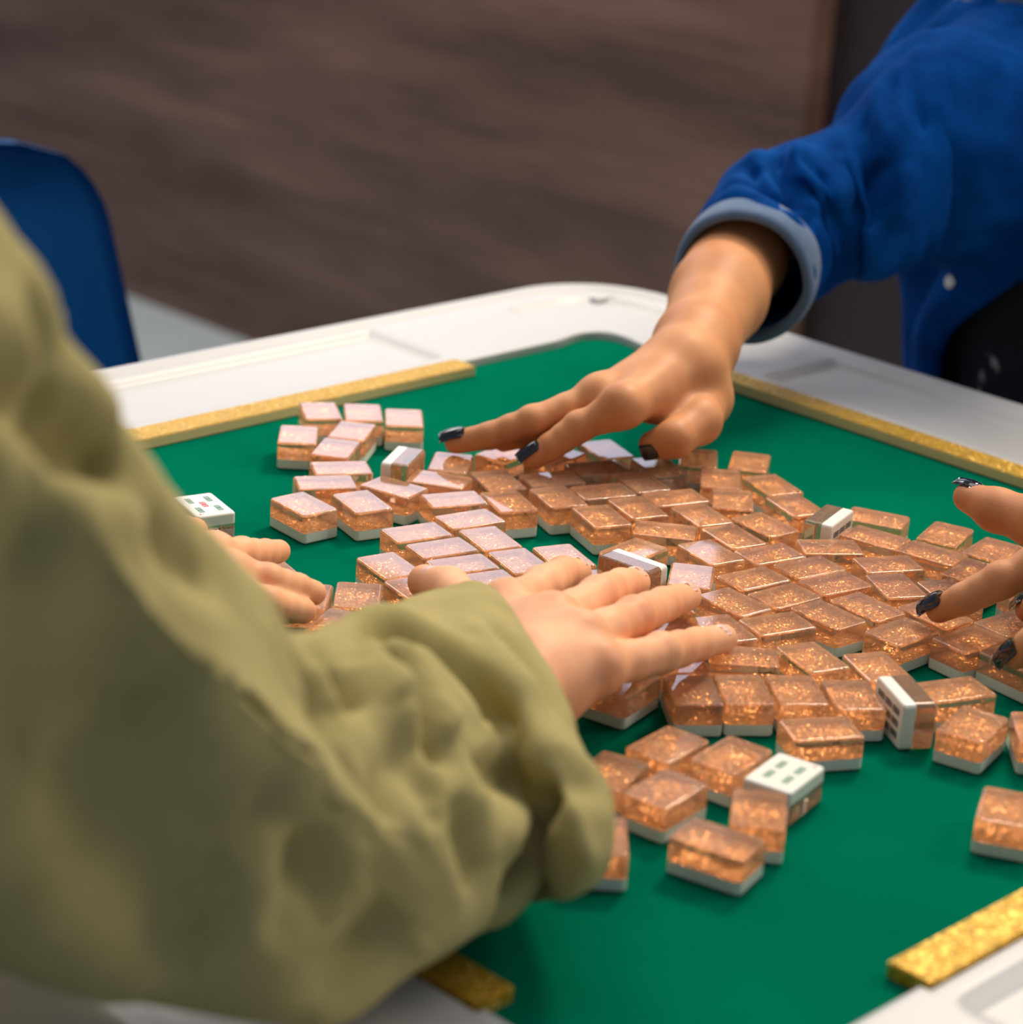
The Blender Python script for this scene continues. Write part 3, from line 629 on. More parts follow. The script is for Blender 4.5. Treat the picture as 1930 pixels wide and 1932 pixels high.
def sitter(head, neck, chest, hips, shR, shL, knR, knL, ftR, ftL, face):
    """head, trunk and legs of a seated figure as tapered rods"""
    head, neck, chest, hips, shR, shL, face = map(vv2, (head, neck, chest, hips, shR, shL, face)); up = head-neck; up /= np.linalg.norm(up)
    side = np.cross(face, up); side /= np.linalg.norm(side)
    P_ = [(head+up*0.03, 0.088, head-up*0.02+face*0.012, 0.078, 0.02), (head-up*0.085+face*0.035, 0.048, head-up*0.02, 0.07, 0.03),
          (neck-up*0.04, 0.056, head-up*0.05, 0.052, 0.02), (neck-up*0.03, 0.042, shR, 0.034, 0.03), (neck-up*0.03, 0.042, shL, 0.034, 0.03),
          (chest+side*0.045, 0.085, hips+side*0.05, 0.095, 0.05), (chest-side*0.045, 0.085, hips-side*0.05, 0.095, 0.05), (shR, 0.034, neck-up*0.09, 0.05, 0.04), (neck-up*0.09, 0.05, shL, 0.036, 0.04)]
    eye = head+face*0.078+up*0.005
    P_ += [(eye+up*0.002, 0.010, eye-up*0.042+face*0.016, 0.013, 0.012)]                       # nose
    P_ += [(head+s_*side*0.084-up*0.01, 0.014, head+s_*side*0.088-up*0.045, 0.010, 0.008) for s_ in (-1, 1)]   # ears
    P_ += [(eye-up*0.070-side*0.016, 0.008, eye-up*0.070+side*0.016, 0.008, 0.008)]            # lips
    legs = []
    for k, f, s_ in ((knR, ftR, 1), (knL, ftL, -1)):
        hp = hips+side*0.085*s_-up*0.02
        legs += [(hp, 0.092, vv2(k), 0.062, 0.04), (vv2(k), 0.060, vv2(f), 0.042, 0.02), (vv2(f)+vv(0, 0, -0.02), 0.036, vv2(f)+vv2(face)*0.14+vv(0, 0, -0.035), 0.030, 0.02)]
    return P_, legs, (head, up, face)

# ---------------------------------------------------------------- the person in the olive shirt
A = tag(empty('person', (-1.02, -0.42, 0.44)), 'person in a loose olive shirt reaching across the tiles from the left', 'person')
A_org = vv(-1.02, -0.42, 0.44)
def lp(V): return V - A_org
# rings of the right sleeve from the shoulder, round the bent elbow, to the open cuff
rings = [np.array(r, float) for r in (
[(-0.949, -0.5814, 1.1317), (-0.9852, -0.6303, 1.1155), (-1.0094, -0.6642, 1.0963), (-1.0112, -0.6667, 1.0949), (-1.0118, -0.6653, 1.0913), (-1.0199, -0.6464, 1.0441), (-1.029, -0.6127, 0.9748), (-0.9457, -0.4827, 0.9714), (-0.9011, -0.4545, 1.0404)],
[(-0.9097, -0.5862, 1.0832), (-0.9485, -0.634, 1.0753), (-0.9746, -0.6669, 1.0626), (-0.9766, -0.6694, 1.0616), (-0.9774, -0.6684, 1.0571), (-0.9883, -0.6545, 0.9978), (-0.9937, -0.6309, 0.9222), (-0.904, -0.5041, 0.911), (-0.8569, -0.4703, 0.9809)],
[(-0.8842, -0.5866, 1.0307), (-0.9195, -0.6203, 1.0372), (-0.9429, -0.6426, 1.0353), (-0.9447, -0.6443, 1.0352), (-0.9452, -0.6435, 1.03), (-0.9525, -0.6327, 0.9611), (-0.9515, -0.6164, 0.8725), (-0.8677, -0.5053, 0.8572), (-0.8287, -0.4798, 0.9255)],
[(-0.8584, -0.5817, 1.0034), (-0.8926, -0.615, 1.0079), (-0.9153, -0.6369, 1.0046), (-0.917, -0.6386, 1.0043), (-0.9176, -0.6382, 0.999), (-0.9256, -0.6329, 0.9291), (-0.9198, -0.6205, 0.8482), (-0.8393, -0.5172, 0.8333), (-0.8033, -0.4886, 0.9003)],
[(-0.8418, -0.5809, 0.9791), (-0.8711, -0.6165, 0.9779), (-0.89, -0.6401, 0.9703), (-0.8914, -0.6419, 0.9697), (-0.892, -0.6416, 0.9652), (-0.8995, -0.6374, 0.9047), (-0.891, -0.6248, 0.8293), (-0.8212, -0.5359, 0.819), (-0.7917, -0.5066, 0.8841)],
[(-0.8166, -0.5778, 0.9561), (-0.8448, -0.6164, 0.9513), (-0.8628, -0.6423, 0.9409), (-0.8642, -0.6443, 0.9401), (-0.8646, -0.6442, 0.9359), (-0.8699, -0.6426, 0.88), (-0.8565, -0.6301, 0.8142), (-0.7918, -0.5478, 0.8049), (-0.7669, -0.5155, 0.8666)],
[(-0.7935, -0.5711, 0.9327), (-0.8192, -0.613, 0.9233), (-0.8353, -0.6415, 0.9093), (-0.8365, -0.6436, 0.9083), (-0.8367, -0.6437, 0.9047), (-0.8387, -0.6445, 0.8562), (-0.8256, -0.6355, 0.8003), (-0.7663, -0.5582, 0.7918), (-0.7455, -0.5211, 0.8494)],
[(-0.7855, -0.573, 0.9155), (-0.7991, -0.6094, 0.8987), (-0.806, -0.6338, 0.8791), (-0.8065, -0.6356, 0.8776), (-0.8065, -0.6357, 0.8746), (-0.8059, -0.6374, 0.8351), (-0.7977, -0.6332, 0.7923), (-0.7425, -0.5581, 0.781), (-0.731, -0.5231, 0.8342)],
[(-0.7548, -0.5528, 0.8977), (-0.7632, -0.5823, 0.8965), (-0.7688, -0.6109, 0.8805), (-0.7708, -0.6315, 0.8564), (-0.7694, -0.6409, 0.8321), (-0.7654, -0.6398, 0.8098), (-0.7553, -0.6176, 0.7885), (-0.7069, -0.548, 0.7786), (-0.7013, -0.5117, 0.8257)],
[(-0.7019, -0.5123, 0.8749), (-0.7117, -0.5494, 0.8794), (-0.7194, -0.5863, 0.8691), (-0.7233, -0.6138, 0.8491), (-0.7233, -0.6271, 0.8266), (-0.7201, -0.6272, 0.8042), (-0.7098, -0.6008, 0.7785), (-0.661, -0.5289, 0.7682), (-0.6521, -0.4818, 0.8097)],
[(-0.6673, -0.498, 0.868), (-0.6728, -0.5294, 0.8687), (-0.6771, -0.5631, 0.8559), (-0.6793, -0.59, 0.8351), (-0.6794, -0.6051, 0.8134), (-0.6777, -0.6086, 0.7929), (-0.672, -0.5897, 0.7719), (-0.6256, -0.5206, 0.7641), (-0.6184, -0.4724, 0.8058)],
[(-0.5875, -0.438, 0.835), (-0.6195, -0.4954, 0.8604), (-0.6527, -0.5579, 0.8604), (-0.6785, -0.6086, 0.848), (-0.6922, -0.6377, 0.8352), (-0.6943, -0.6457, 0.8181), (-0.6736, -0.6125, 0.79), (-0.6192, -0.5127, 0.784), (-0.5835, -0.432, 0.799)],
[(-0.5476, -0.4186, 0.824), (-0.5788, -0.4747, 0.8482), (-0.6149, -0.5387, 0.8487), (-0.6459, -0.593, 0.838), (-0.6653, -0.6263, 0.8274), (-0.673, -0.6386, 0.8128), (-0.6584, -0.6107, 0.788), (-0.5941, -0.5039, 0.784), (-0.5436, -0.4126, 0.788)],
)]
ctrA = [(r[[1, 3, 5]].mean(0)+r[7:9].mean(0))/2 for r in rings]
handR = []
w_ = vv2((-0.5688, -0.4931, 0.806))
mI, mM, mR, mP = (-0.5231, -0.4297, 0.81), (-0.529, -0.4654, 0.816), (-0.5342, -0.4881, 0.816), (-0.5397, -0.5051, 0.81)
tI = (mI, (-0.4814, -0.4124, 0.806), (-0.4405, -0.3884, 0.796), (-0.4144, -0.3746, 0.7862))
tM = (mM, (-0.4754, -0.4458, 0.81), (-0.4321, -0.4222, 0.798), (-0.4007, -0.4048, 0.7868))
tR = (mR, (-0.4797, -0.4744, 0.81), (-0.4327, -0.4525, 0.798), (-0.3925, -0.4344, 0.7868))
tP = (mP, (-0.487, -0.4998, 0.802), (-0.4464, -0.488, 0.792), (-0.4178, -0.4816, 0.7855))
handR += finger(*tI, 0.0094) + finger(*tM, 0.0097) + finger(*tR, 0.0095) + finger(*tP, 0.0089)
for q, r_ in ((mI, 0.0125), (mM, 0.0130), (mR, 0.0128), (mP, 0.0118)):
    handR.append((w_+(vv2(q)-w_)*0.12, 0.021, vv2(q), r_, 0.010))
for a_, b_ in ((mI, mM), (mM, mR), (mR, mP)):
    a_, b_ = vv2(a_), vv2(b_); handR.append((a_+(w_-a_)*0.12, 0.0105, b_+(w_-b_)*0.12, 0.0105, 0.006))
tT = ((-0.5417, -0.468, 0.81), (-0.5219, -0.4097, 0.8), (-0.495, -0.3583, 0.79), (-0.493, -0.3387, 0.7872))
handR += chain([vv2(tT[0]), vv2(tT[1]), vv2(tT[2]), vv2(tT[3])], [0.017, 0.0125, 0.0110, 0.0095], 0.006)
elR = ctrA[7]*0.7+ctrA[6]*0.3
handR += chain([w_, w_*0.3+ctrA[11]*0.7, ctrA[9], elR], [0.021, 0.020, 0.022, 0.022], 0.012)
vh = blend([(a, ra, b, rb, k) for a, ra, b, rb, k in handR], 0.0013, smooth=2)
handL = []
wl = vv2((-0.6336, -0.2952, 0.81))
lI = ((-0.5949, -0.2877, 0.808), (-0.5706, -0.281, 0.802), (-0.5467, -0.2713, 0.794), (-0.5291, -0.2614, 0.788))
lM = ((-0.604, -0.3103, 0.808), (-0.5863, -0.3222, 0.804), (-0.5641, -0.3187, 0.794), (-0.5501, -0.3158, 0.787))
lR = ((-0.614, -0.3253, 0.804), (-0.5995, -0.3366, 0.8), (-0.5822, -0.3324, 0.792), (-0.5679, -0.3295, 0.786))
lP = ((-0.6237, -0.3338, 0.798), (-0.6166, -0.3438, 0.794), (-0.6067, -0.342, 0.788), (-0.5991, -0.343, 0.785))
for q, r_ in ((lI, 0.0078), (lM, 0.0080), (lR, 0.0078), (lP, 0.0068)):
    handL += finger(*q, r_); handL.append((wl, 0.021, vv2(q[0]), 0.0115, 0.010))
handL += chain([wl, vv2((-0.5853, -0.237, 0.796)), vv2((-0.5629, -0.2211, 0.792)), vv2((-0.5483, -0.2118, 0.788))], [0.018, 0.012, 0.0098, 0.0080], 0.006)
elL = vv(-0.80, -0.15, TZ+0.10)
handL += chain([wl, wl+(elL-wl)*0.2, elL], [0.024, 0.027, 0.042], 0.012)
vl = blend(handL, 0.0015, smooth=2)
shR, shL = ctrA[1]*0.3+ctrA[0]*0.7, vv(-1.02, -0.24, TZ+0.33)
body, legs, (hd, hup, hfc) = sitter((-0.98, -0.42, TZ+0.58), (-1.02, -0.42, TZ+0.42), (-1.06, -0.42, TZ+0.20), (-1.10, -0.42, 0.56), shR, shL, (-0.79, -0.58, 0.53), (-0.79, -0.26, 0.53), (-0.86, -0.57, 0.08), (-0.86, -0.27, 0.08), (1, 0, -0.15))
body += [(shR, 0.030, ctrA[2], 0.026, 0.02), (ctrA[2], 0.026, ctrA[4], 0.023, 0.02), (ctrA[4], 0.023, ctrA[5], 0.022, 0.02), (ctrA[5], 0.023, elR, 0.022, 0.02), (shL, 0.05, elL, 0.042, 0.02)]
vb = blend(body + legs, 0.009, smooth=2)
V, F = merge([(lp(vh[0]), vh[1]), (lp(vl[0]), vl[1]), (lp(vb[0]), vb[1])])
bodyA = mk('body', V, F, M_skinA, A)
vt = blend([(a, ra+0.014, b, rb+0.014, k) for a, ra, b, rb, k in legs] + [(vv(-1.10, -0.36, 0.56), 0.115, vv(-1.10, -0.48, 0.56), 0.115, 0.05), (vv(-1.09, -0.42, 0.6), 0.12, vv(-1.08, -0.42, 0.72), 0.115, 0.04)], 0.010, smooth=2)
tr = mk('trousers', lp(vt[0]), vt[1], M_navy, A); tr['label'] = 'dark navy trousers'
hv = blend([(hd+hup*0.045-hfc*0.02, 0.094, hd-hup*0.01-hfc*0.03, 0.088, 0.03)], 0.008, smooth=1)
hair = mk('hair', lp(hv[0]), hv[1], M_hair, A); hair['label'] = 'short black hair'
up = (0.1, 0.05, 1)
for q, w0, l0 in ((tI, .0100, .0105), (tM, .0106, .0110), (tR, .0104, .0110), (tP, .0090, .0098)):
    nail(A, lp(vv2(q[3])), lp(vv2(q[2])), (-0.3, -0.40, 1), w0, l0, M_nailA, over=-0.0010, lift=0.0038)
nail(A, lp(vv2(tT[3])), lp(vv2(tT[2])), (-0.2, -0.3, 1), .0125, .0140, M_nailA, over=0.0, lift=0.0038)

M_eye = plain('eye white', (0.75, 0.72, 0.68, 1), 0.2); M_iris = plain('dark iris', (0.015, 0.010, 0.008, 1), 0.15)
def eyes(parent, org, hd_, hup_, hfc_):
    sd_ = np.cross(hfc_, hup_); sd_ /= np.linalg.norm(sd_)
    for s_ in (-1, 1):
        c_ = hd_+hfc_*0.071+hup_*0.006+sd_*0.030*s_-org
        for nm, r_, off, mt in (('eyeball', 0.0110, 0.0, M_eye), ('iris', 0.0072, 0.0048, M_iris)):
            bm = bmesh.new(); bmesh.ops.create_uvsphere(bm, u_segments=16, v_segments=10, radius=r_)
            me = bpy.data.meshes.new(nm); bm.to_mesh(me); bm.free(); me.materials.append(mt); me.polygons.foreach_set('use_smooth', [True]*len(me.polygons))
            o_ = bpy.data.objects.new(nm, me); COL.objects.link(o_); o_.location = c_+hfc_*off; o_.parent = parent if nm == 'eyeball' else last
            if nm == 'iris': o_.location = hfc_*off
            last = o_
eyes(A, A_org, hd, hup, hfc)
# right sleeve
G = loft(rings, 150, 120)
G = wave(G, 1, 0.0016, 3, 6, 5)
OF = [
([(-0.7163, -0.5357, 0.8842), (-0.6863, -0.531, 0.8735), (-0.678, -0.5408, 0.8672), (-0.6766, -0.5545, 0.8604), (-0.6756, -0.5677, 0.8526), (-0.6748, -0.5898, 0.8475)], 0.0108, 0.0077),
([(-0.7262, -0.555, 0.8851), (-0.7243, -0.5632, 0.882), (-0.7315, -0.5794, 0.8795), (-0.7385, -0.5964, 0.8737), (-0.7399, -0.6052, 0.8677), (-0.7366, -0.6096, 0.8618)], 0.0198, 0.0067),
([(-0.7284, -0.5825, 0.8762), (-0.7484, -0.6109, 0.8676), (-0.761, -0.6229, 0.8619), (-0.765, -0.6321, 0.851)], 0.0063, 0.0072),
([(-0.7513, -0.6045, 0.8752), (-0.7744, -0.6207, 0.8738), (-0.7901, -0.6342, 0.8658)], 0.009, 0.009),
([(-0.6866, -0.6239, 0.8422), (-0.682, -0.6155, 0.8212), (-0.7012, -0.6175, 0.8138), (-0.721, -0.6294, 0.8121)], 0.0144, 0.0063),
([(-0.8049, -0.5945, 0.927), (-0.8092, -0.6065, 0.9168), (-0.8101, -0.6143, 0.9079), (-0.8171, -0.6263, 0.9031)], 0.0108, 0.0063),
([(-0.7764, -0.586, 0.9018), (-0.7752, -0.5942, 0.8959), (-0.7744, -0.6025, 0.8901)], 0.0126, 0.0099),
([(-0.6282, -0.5229, 0.8609), (-0.6318, -0.5389, 0.8579), (-0.6397, -0.5624, 0.8527), (-0.6536, -0.5874, 0.8473)], 0.0054, 0.0054),
([(-0.7084, -0.5874, 0.861), (-0.7139, -0.6023, 0.8531), (-0.6843, -0.5971, 0.8294), (-0.6863, -0.6206, 0.8401)], 0.0072, 0.009),
([(-0.7455, -0.6202, 0.8558), (-0.7459, -0.6282, 0.8448), (-0.7408, -0.6349, 0.8231)], 0.0063, 0.0072),
([(-0.9566, -0.6512, 1.0581), (-0.9317, -0.6292, 1.045), (-0.9117, -0.6153, 1.0346)], 0.0126, 0.0099),
([(-0.936, -0.6387, 1.0304), (-0.9114, -0.622, 1.0223), (-0.892, -0.6111, 1.0139), (-0.88, -0.6069, 1.0065)], 0.0144, 0.009),
([(-0.9259, -0.6177, 1.071), (-0.9173, -0.6147, 1.056), (-0.9111, -0.6123, 1.0456)], 0.0072, 0.0081),
([(-0.8806, -0.6171, 0.9888), (-0.8679, -0.6158, 0.9751), (-0.8476, -0.6089, 0.9636)], 0.0063, 0.009),
([(-0.9081, -0.6381, 0.9525), (-0.8863, -0.6414, 0.9125), (-0.8604, -0.644, 0.8753)], 0.0072, 0.0144),
([(-0.9236, -0.6341, 0.9371), (-0.8968, -0.6372, 0.8829), (-0.868, -0.6415, 0.8462)], 0.009, 0.0162),
([(-0.8613, -0.6447, 0.9052), (-0.8353, -0.6443, 0.8724), (-0.8194, -0.6399, 0.8425)], 0.0072, 0.0108),
([(-0.8245, -0.6406, 0.8796), (-0.8353, -0.6443, 0.8601), (-0.8461, -0.6446, 0.8423)], 0.0072, 0.0099),
([(-0.7854, -0.6405, 0.8348), (-0.8022, -0.6382, 0.8222), (-0.8254, -0.6438, 0.8218)], 0.0072, 0.0099)
]
c_ = G.mean((0, 1)); sgn = 1 if np.sum(grid_normals(G)[75]*(G[75]-G[75].mean(0))) > 0 else -1
G = folds(G, OF, sgn)
G[..., 2] = np.maximum(G[..., 2], TZ+0.0205)
sl = tube('right_sleeve', lp(G.reshape(-1, 3)).reshape(G.shape), M_olive, A, 0.0016)
# left sleeve, mostly behind the right one
def simple_sleeve(path, rad, seed, amp, n=60, nv=48):
    path = catmull(path, n, False); rad = np.interp(np.linspace(0, 1, n), np.linspace(0, 1, len(rad)), rad); out = []
    for i in range(n):
        d = path[min(i+1, n-1)]-path[max(i-1, 0)]; d /= np.linalg.norm(d); a_ = np.cross(d, (0, 0, 1)); a_ /= np.linalg.norm(a_); b_ = np.cross(a_, d)
        th = np.linspace(0, 2*math.pi, nv, endpoint=False); out.append(path[i]+rad[i]*(np.cos(th)[:, None]*a_+np.sin(th)[:, None]*b_))
    G_ = np.array(out); s_ = 1 if np.sum(grid_normals(G_)[n//2]*(G_[n//2]-G_[n//2].mean(0))) > 0 else -1
    return wave(G_, s_, amp, seed, 7, 4)
GL = simple_sleeve([shL+vv(-0.02, -0.02, 0.02), shL*0.5+elL*0.5, elL, elL*0.5+wl*0.5, wl*0.85+elL*0.15], [0.085, 0.075, 0.065, 0.058, 0.052], 5, 0.008)
GL[..., 2] = np.maximum(GL[..., 2], TZ+0.024)
tube('left_sleeve', lp(GL.reshape(-1, 3)).reshape(GL.shape), M_olive, A, 0.0016)
vs = blend([(a, ra+0.022, b, rb+0.022, k) for a, ra, b, rb, k in body[4:7]] + [(vv(-1.02, -0.42, TZ+0.345), 0.075, vv(-1.02, -0.42, TZ+0.345)*0.22+shR*0.78, 0.054, 0.03), (vv(-1.02, -0.42, TZ+0.345), 0.075, shL+vv(0, 0.01, 0), 0.070, 0.03), (shR, 0.044, ctrA[1], 0.040, 0.02), (vv(-1.10, -0.42, 0.62), 0.15, vv(-1.06, -0.42, TZ+0.16), 0.135, 0.05)], 0.010, smooth=3)
mk('shirt', lp(vs[0]), vs[1], M_olive, A)
cv = simple_sleeve([vv(-1.03, -0.42, TZ+0.385), vv(-1.02, -0.42, TZ+0.415)], [0.080, 0.070], 2, 0.001, 8, 40)
tube('collar', lp(cv.reshape(-1, 3)).reshape(cv.shape), M_olive, A, 0.003)

# ---------------------------------------------------------------- the person in the denim shirt
B_org = vv(0.34, -0.20, 0.44)
B = tag(empty('person', tuple(B_org)), 'person in an open blue denim shirt with black painted nails at the right', 'person')
def lb(V): return V - B_org
# rings of the rolled right sleeve from the shoulder to the cuff
ringsB = [np.array(r, float) for r in (
[(0.2248, -0.1335, 0.9919), (0.195, -0.162, 1.0058), (0.1608, -0.1939, 0.9896), (0.1351, -0.217, 0.9496), (0.1277, -0.2225, 0.9009), (0.1416, -0.2083, 0.8622), (0.1714, -0.1798, 0.8483), (0.2056, -0.1479, 0.8645), (0.2313, -0.1248, 0.9045), (0.2387, -0.1193, 0.9532)],
[(0.1938, -0.1287, 0.9841), (0.1617, -0.1577, 0.9996), (0.1269, -0.191, 0.9843), (0.1027, -0.2157, 0.944), (0.0983, -0.2225, 0.8942), (0.1154, -0.2087, 0.8538), (0.1475, -0.1797, 0.8383), (0.1823, -0.1464, 0.8536), (0.2065, -0.1217, 0.8939), (0.2109, -0.1149, 0.9437)],
[(0.1674, -0.125, 0.9687), (0.1373, -0.1502, 0.9854), (0.1046, -0.1819, 0.9739), (0.0819, -0.2078, 0.9387), (0.0777, -0.2181, 0.8932), (0.0937, -0.2089, 0.8547), (0.1238, -0.1837, 0.838), (0.1565, -0.152, 0.8495), (0.1792, -0.1261, 0.8847), (0.1834, -0.1158, 0.9302)],
[(0.1145, -0.1257, 0.9369), (0.0892, -0.1446, 0.9506), (0.063, -0.1705, 0.942), (0.0459, -0.1935, 0.9144), (0.0446, -0.2049, 0.8783), (0.0594, -0.2003, 0.8476), (0.0847, -0.1814, 0.8339), (0.1109, -0.1555, 0.8425), (0.128, -0.1325, 0.8701), (0.1293, -0.1211, 0.9062)],
[(0.054, -0.1256, 0.9291), (0.0441, -0.1552, 0.9282), (0.0428, -0.1817, 0.9093), (0.0507, -0.195, 0.8798), (0.0646, -0.1901, 0.8508), (0.0794, -0.1689, 0.8335), (0.0893, -0.1394, 0.8344), (0.0906, -0.1129, 0.8533), (0.0827, -0.0995, 0.8828), (0.0688, -0.1044, 0.9118)],
[(0.0177, -0.1189, 0.9183), (0.0179, -0.1518, 0.9165), (0.0245, -0.1779, 0.8958), (0.0349, -0.1873, 0.8641), (0.0451, -0.1764, 0.8336), (0.0512, -0.1493, 0.8159), (0.0509, -0.1164, 0.8177), (0.0443, -0.0903, 0.8384), (0.034, -0.0809, 0.8701), (0.0238, -0.0918, 0.9006)],
[(-0.006, -0.1377, 0.9096), (0.0057, -0.1655, 0.9055), (0.0179, -0.1846, 0.8842), (0.0258, -0.1879, 0.8539), (0.0265, -0.174, 0.8261), (0.0196, -0.1482, 0.8114), (0.0079, -0.1205, 0.8155), (-0.0043, -0.1013, 0.8368), (-0.0122, -0.0981, 0.8671), (-0.0129, -0.112, 0.8949)],
[(-0.0273, -0.1518, 0.9028), (-0.0135, -0.177, 0.8983), (-0.001, -0.1939, 0.8776), (0.0054, -0.196, 0.8487), (0.0033, -0.1824, 0.8227), (-0.0065, -0.1585, 0.8094), (-0.0202, -0.1332, 0.8139), (-0.0327, -0.1164, 0.8346), (-0.0392, -0.1143, 0.8634), (-0.0371, -0.1278, 0.8895)],
[(-0.0488, -0.1632, 0.8968), (-0.0356, -0.1873, 0.8924), (-0.0237, -0.2035, 0.8726), (-0.0175, -0.2055, 0.845), (-0.0195, -0.1925, 0.82), (-0.0289, -0.1696, 0.8072), (-0.042, -0.1454, 0.8116), (-0.054, -0.1293, 0.8314), (-0.0602, -0.1273, 0.8591), (-0.0582, -0.1402, 0.884)],
)]
ctrB = [r.mean(0) for r in ringsB]
hR = []
wB = vv2((-0.1783, -0.2378, 0.826))
bI = ((-0.258, -0.2585, 0.82), (-0.2779, -0.2416, 0.806), (-0.2922, -0.2332, 0.794), (-0.3006, -0.2267, 0.7862))
bM = ((-0.2495, -0.2314, 0.818), (-0.2893, -0.2132, 0.804), (-0.3074, -0.1951, 0.793), (-0.3197, -0.1775, 0.7862))
bR = ((-0.2357, -0.2159, 0.81), (-0.2772, -0.2131, 0.8), (-0.2886, -0.2042, 0.792), (-0.2946, -0.1943, 0.7865))
bP = ((-0.2206, -0.2093, 0.802), (-0.2496, -0.2099, 0.794), (-0.2579, -0.2091, 0.789), (-0.2644, -0.2074, 0.7855))
for q, r_ in ((bI, 0.0088), (bM, 0.0088), (bR, 0.0080), (bP, 0.0070)):
    hR += finger(*q, r_, up=(-0.2, -0.1, 0.9)); hR.append((wB+(vv2(q[0])-wB)*0.10, 0.021, vv2(q[0]), r_*1.42, 0.010))
bT = ((-0.1677, -0.2458, 0.806), (-0.201, -0.2721, 0.804), (-0.2308, -0.2788, 0.8), (-0.2375, -0.2678, 0.794))
hR += chain([wB+(vv2(bT[0])-wB)*0.3, vv2(bT[0]), vv2(bT[1]), vv2(bT[2]), vv2(bT[3])], [0.020, 0.0185, 0.0140, 0.0112, 0.0092], 0.006)
hR.append((vv2(bT[0]), 0.016, vv2(bI[0])*0.6+vv2(bT[0])*0.4, 0.013, 0.008))
eB = vv2((0.0196, -0.1189, 0.8641))
hR += chain([wB, wB+(eB-wB)*0.15, wB+(eB-wB)*0.5, wB+(eB-wB)*0.8, eB], [0.0250, 0.0262, 0.0315, 0.034, 0.031], 0.012)
vr = blend(hR, 0.0014, smooth=2)
hL = []
wB2 = vv2((-0.1868, -0.5632, 0.824))
cI = ((-0.2623, -0.5706, 0.822), (-0.2845, -0.5555, 0.81), (-0.2959, -0.5419, 0.798), (-0.296, -0.5279, 0.7872))
cM = ((-0.2783, -0.5908, 0.822), (-0.2657, -0.5756, 0.805), (-0.2592, -0.5656, 0.794), (-0.2543, -0.5562, 0.7865))
cR = ((-0.29, -0.6053, 0.818), (-0.3053, -0.6016, 0.806), (-0.3136, -0.5961, 0.796), (-0.3143, -0.5888, 0.7868))
cP = ((-0.2983, -0.6183, 0.81), (-0.3082, -0.6155, 0.8), (-0.3103, -0.6119, 0.792), (-0.3109, -0.6086, 0.786))
for q, r_ in ((cI, 0.0088), (cM, 0.0086), (cR, 0.0084), (cP, 0.0074)):
    hL += finger(*q, r_, up=(0.1, -0.1, 0.9)); hL.append((wB2+(vv2(q[0])-wB2)*0.1, 0.021, vv2(q[0]), r_*1.42, 0.010))
cT = ((-0.2127, -0.5568, 0.82), (-0.2109, -0.527, 0.818), (-0.2081, -0.4991, 0.816), (-0.2038, -0.477, 0.816))
hL += chain([wB2, vv2(cT[0]), vv2(cT[1]), vv2(cT[2]), vv2(cT[3])], [0.022, 0.019, 0.0140, 0.0118, 0.0088], 0.006)
eB2 = vv(0.09, -0.50, TZ+0.10)
hL += chain([wB2, wB2+(eB2-wB2)*0.5, eB2], [0.0255, 0.033, 0.043], 0.012)
vl2 = blend(hL, 0.0014, smooth=2)
sR, sL = ctrB[1], vv(0.36, -0.36, TZ+0.19)
bodyp, legsp, (hd2, hup2, hfc2) = sitter((0.31, -0.15, TZ+0.45), (0.34, -0.15, TZ+0.28), (0.37, -0.19, TZ+0.08), (0.44, -0.22, 0.56), sR, sL, (0.10, -0.12, 0.52), (0.10, -0.36, 0.52), (0.14, -0.13, 0.08), (0.14, -0.35, 0.08), (-1, 0, -0.2))
bodyp += [(sR, 0.036, ctrB[3], 0.028, 0.02), (ctrB[3], 0.028, eB, 0.029, 0.02), (sL, 0.048, eB2, 0.043, 0.02)]
vb2 = blend(bodyp + legsp, 0.009, smooth=2)
V, F = merge([(lb(vr[0]), vr[1]), (lb(vl2[0]), vl2[1]), (lb(vb2[0]), vb2[1])])
mk('body', V, F, M_skinB, B)
vt = blend([(a, ra+0.014, b, rb+0.014, k) for a, ra, b, rb, k in legsp] + [(vv(0.44, -0.16, 0.56), 0.115, vv(0.44, -0.28, 0.56), 0.115, 0.05)], 0.010, smooth=2)
tr = mk('trousers', lb(vt[0]), vt[1], M_navy, B); tr['label'] = 'dark trousers'
hv = blend([(hd2+hup2*0.045-hfc2*0.02, 0.094, hd2-hup2*0.02-hfc2*0.035, 0.092, 0.03), (hd2-hfc2*0.05, 0.07, hd2-hup2*0.20-hfc2*0.07, 0.05, 0.03)], 0.008, smooth=1)
hair = mk('hair', lb(hv[0]), hv[1], M_hair, B); hair['label'] = 'long black hair'
eyes(B, B_org, hd2, hup2, hfc2)
NL = 'fingernail painted glossy black'
nail(B, lb(vv2(bI[3])), lb(vv2(bI[2])), (-0.55, 0.1, 1), .0112, .0165, M_polish, over=0.0085, label=NL, lift=0.0038)
nail(B, lb(vv2(bM[3])), lb(vv2(bM[2])), (-0.55, 0.1, 1), .0112, .0165, M_polish, over=0.0085, label=NL, lift=0.0038)
nail(B, lb(vv2(bT[3])), lb(vv2(bT[2])), (0.35, -0.75, 0.35), .0120, .0150, M_polish, over=0.0070, label=NL, lift=0.0038)
nail(B, lb(vv2(bR[3])), lb(vv2(bR[2])), (-0.55, 0.1, 1), .0100, .0140, M_polish, over=0.0070, label=NL, lift=0.0038)
nail(B, lb(vv2(cI[3])), lb(vv2(cI[2])), (-0.50, -0.25, 1), .0125, .0170, M_polish, over=0.0085, label=NL, lift=0.0038)
nail(B, lb(vv2(cR[3])), lb(vv2(cR[2])), (-0.45, -0.35, 1), .0120, .0165, M_polish, over=0.0080, label=NL, lift=0.0038)
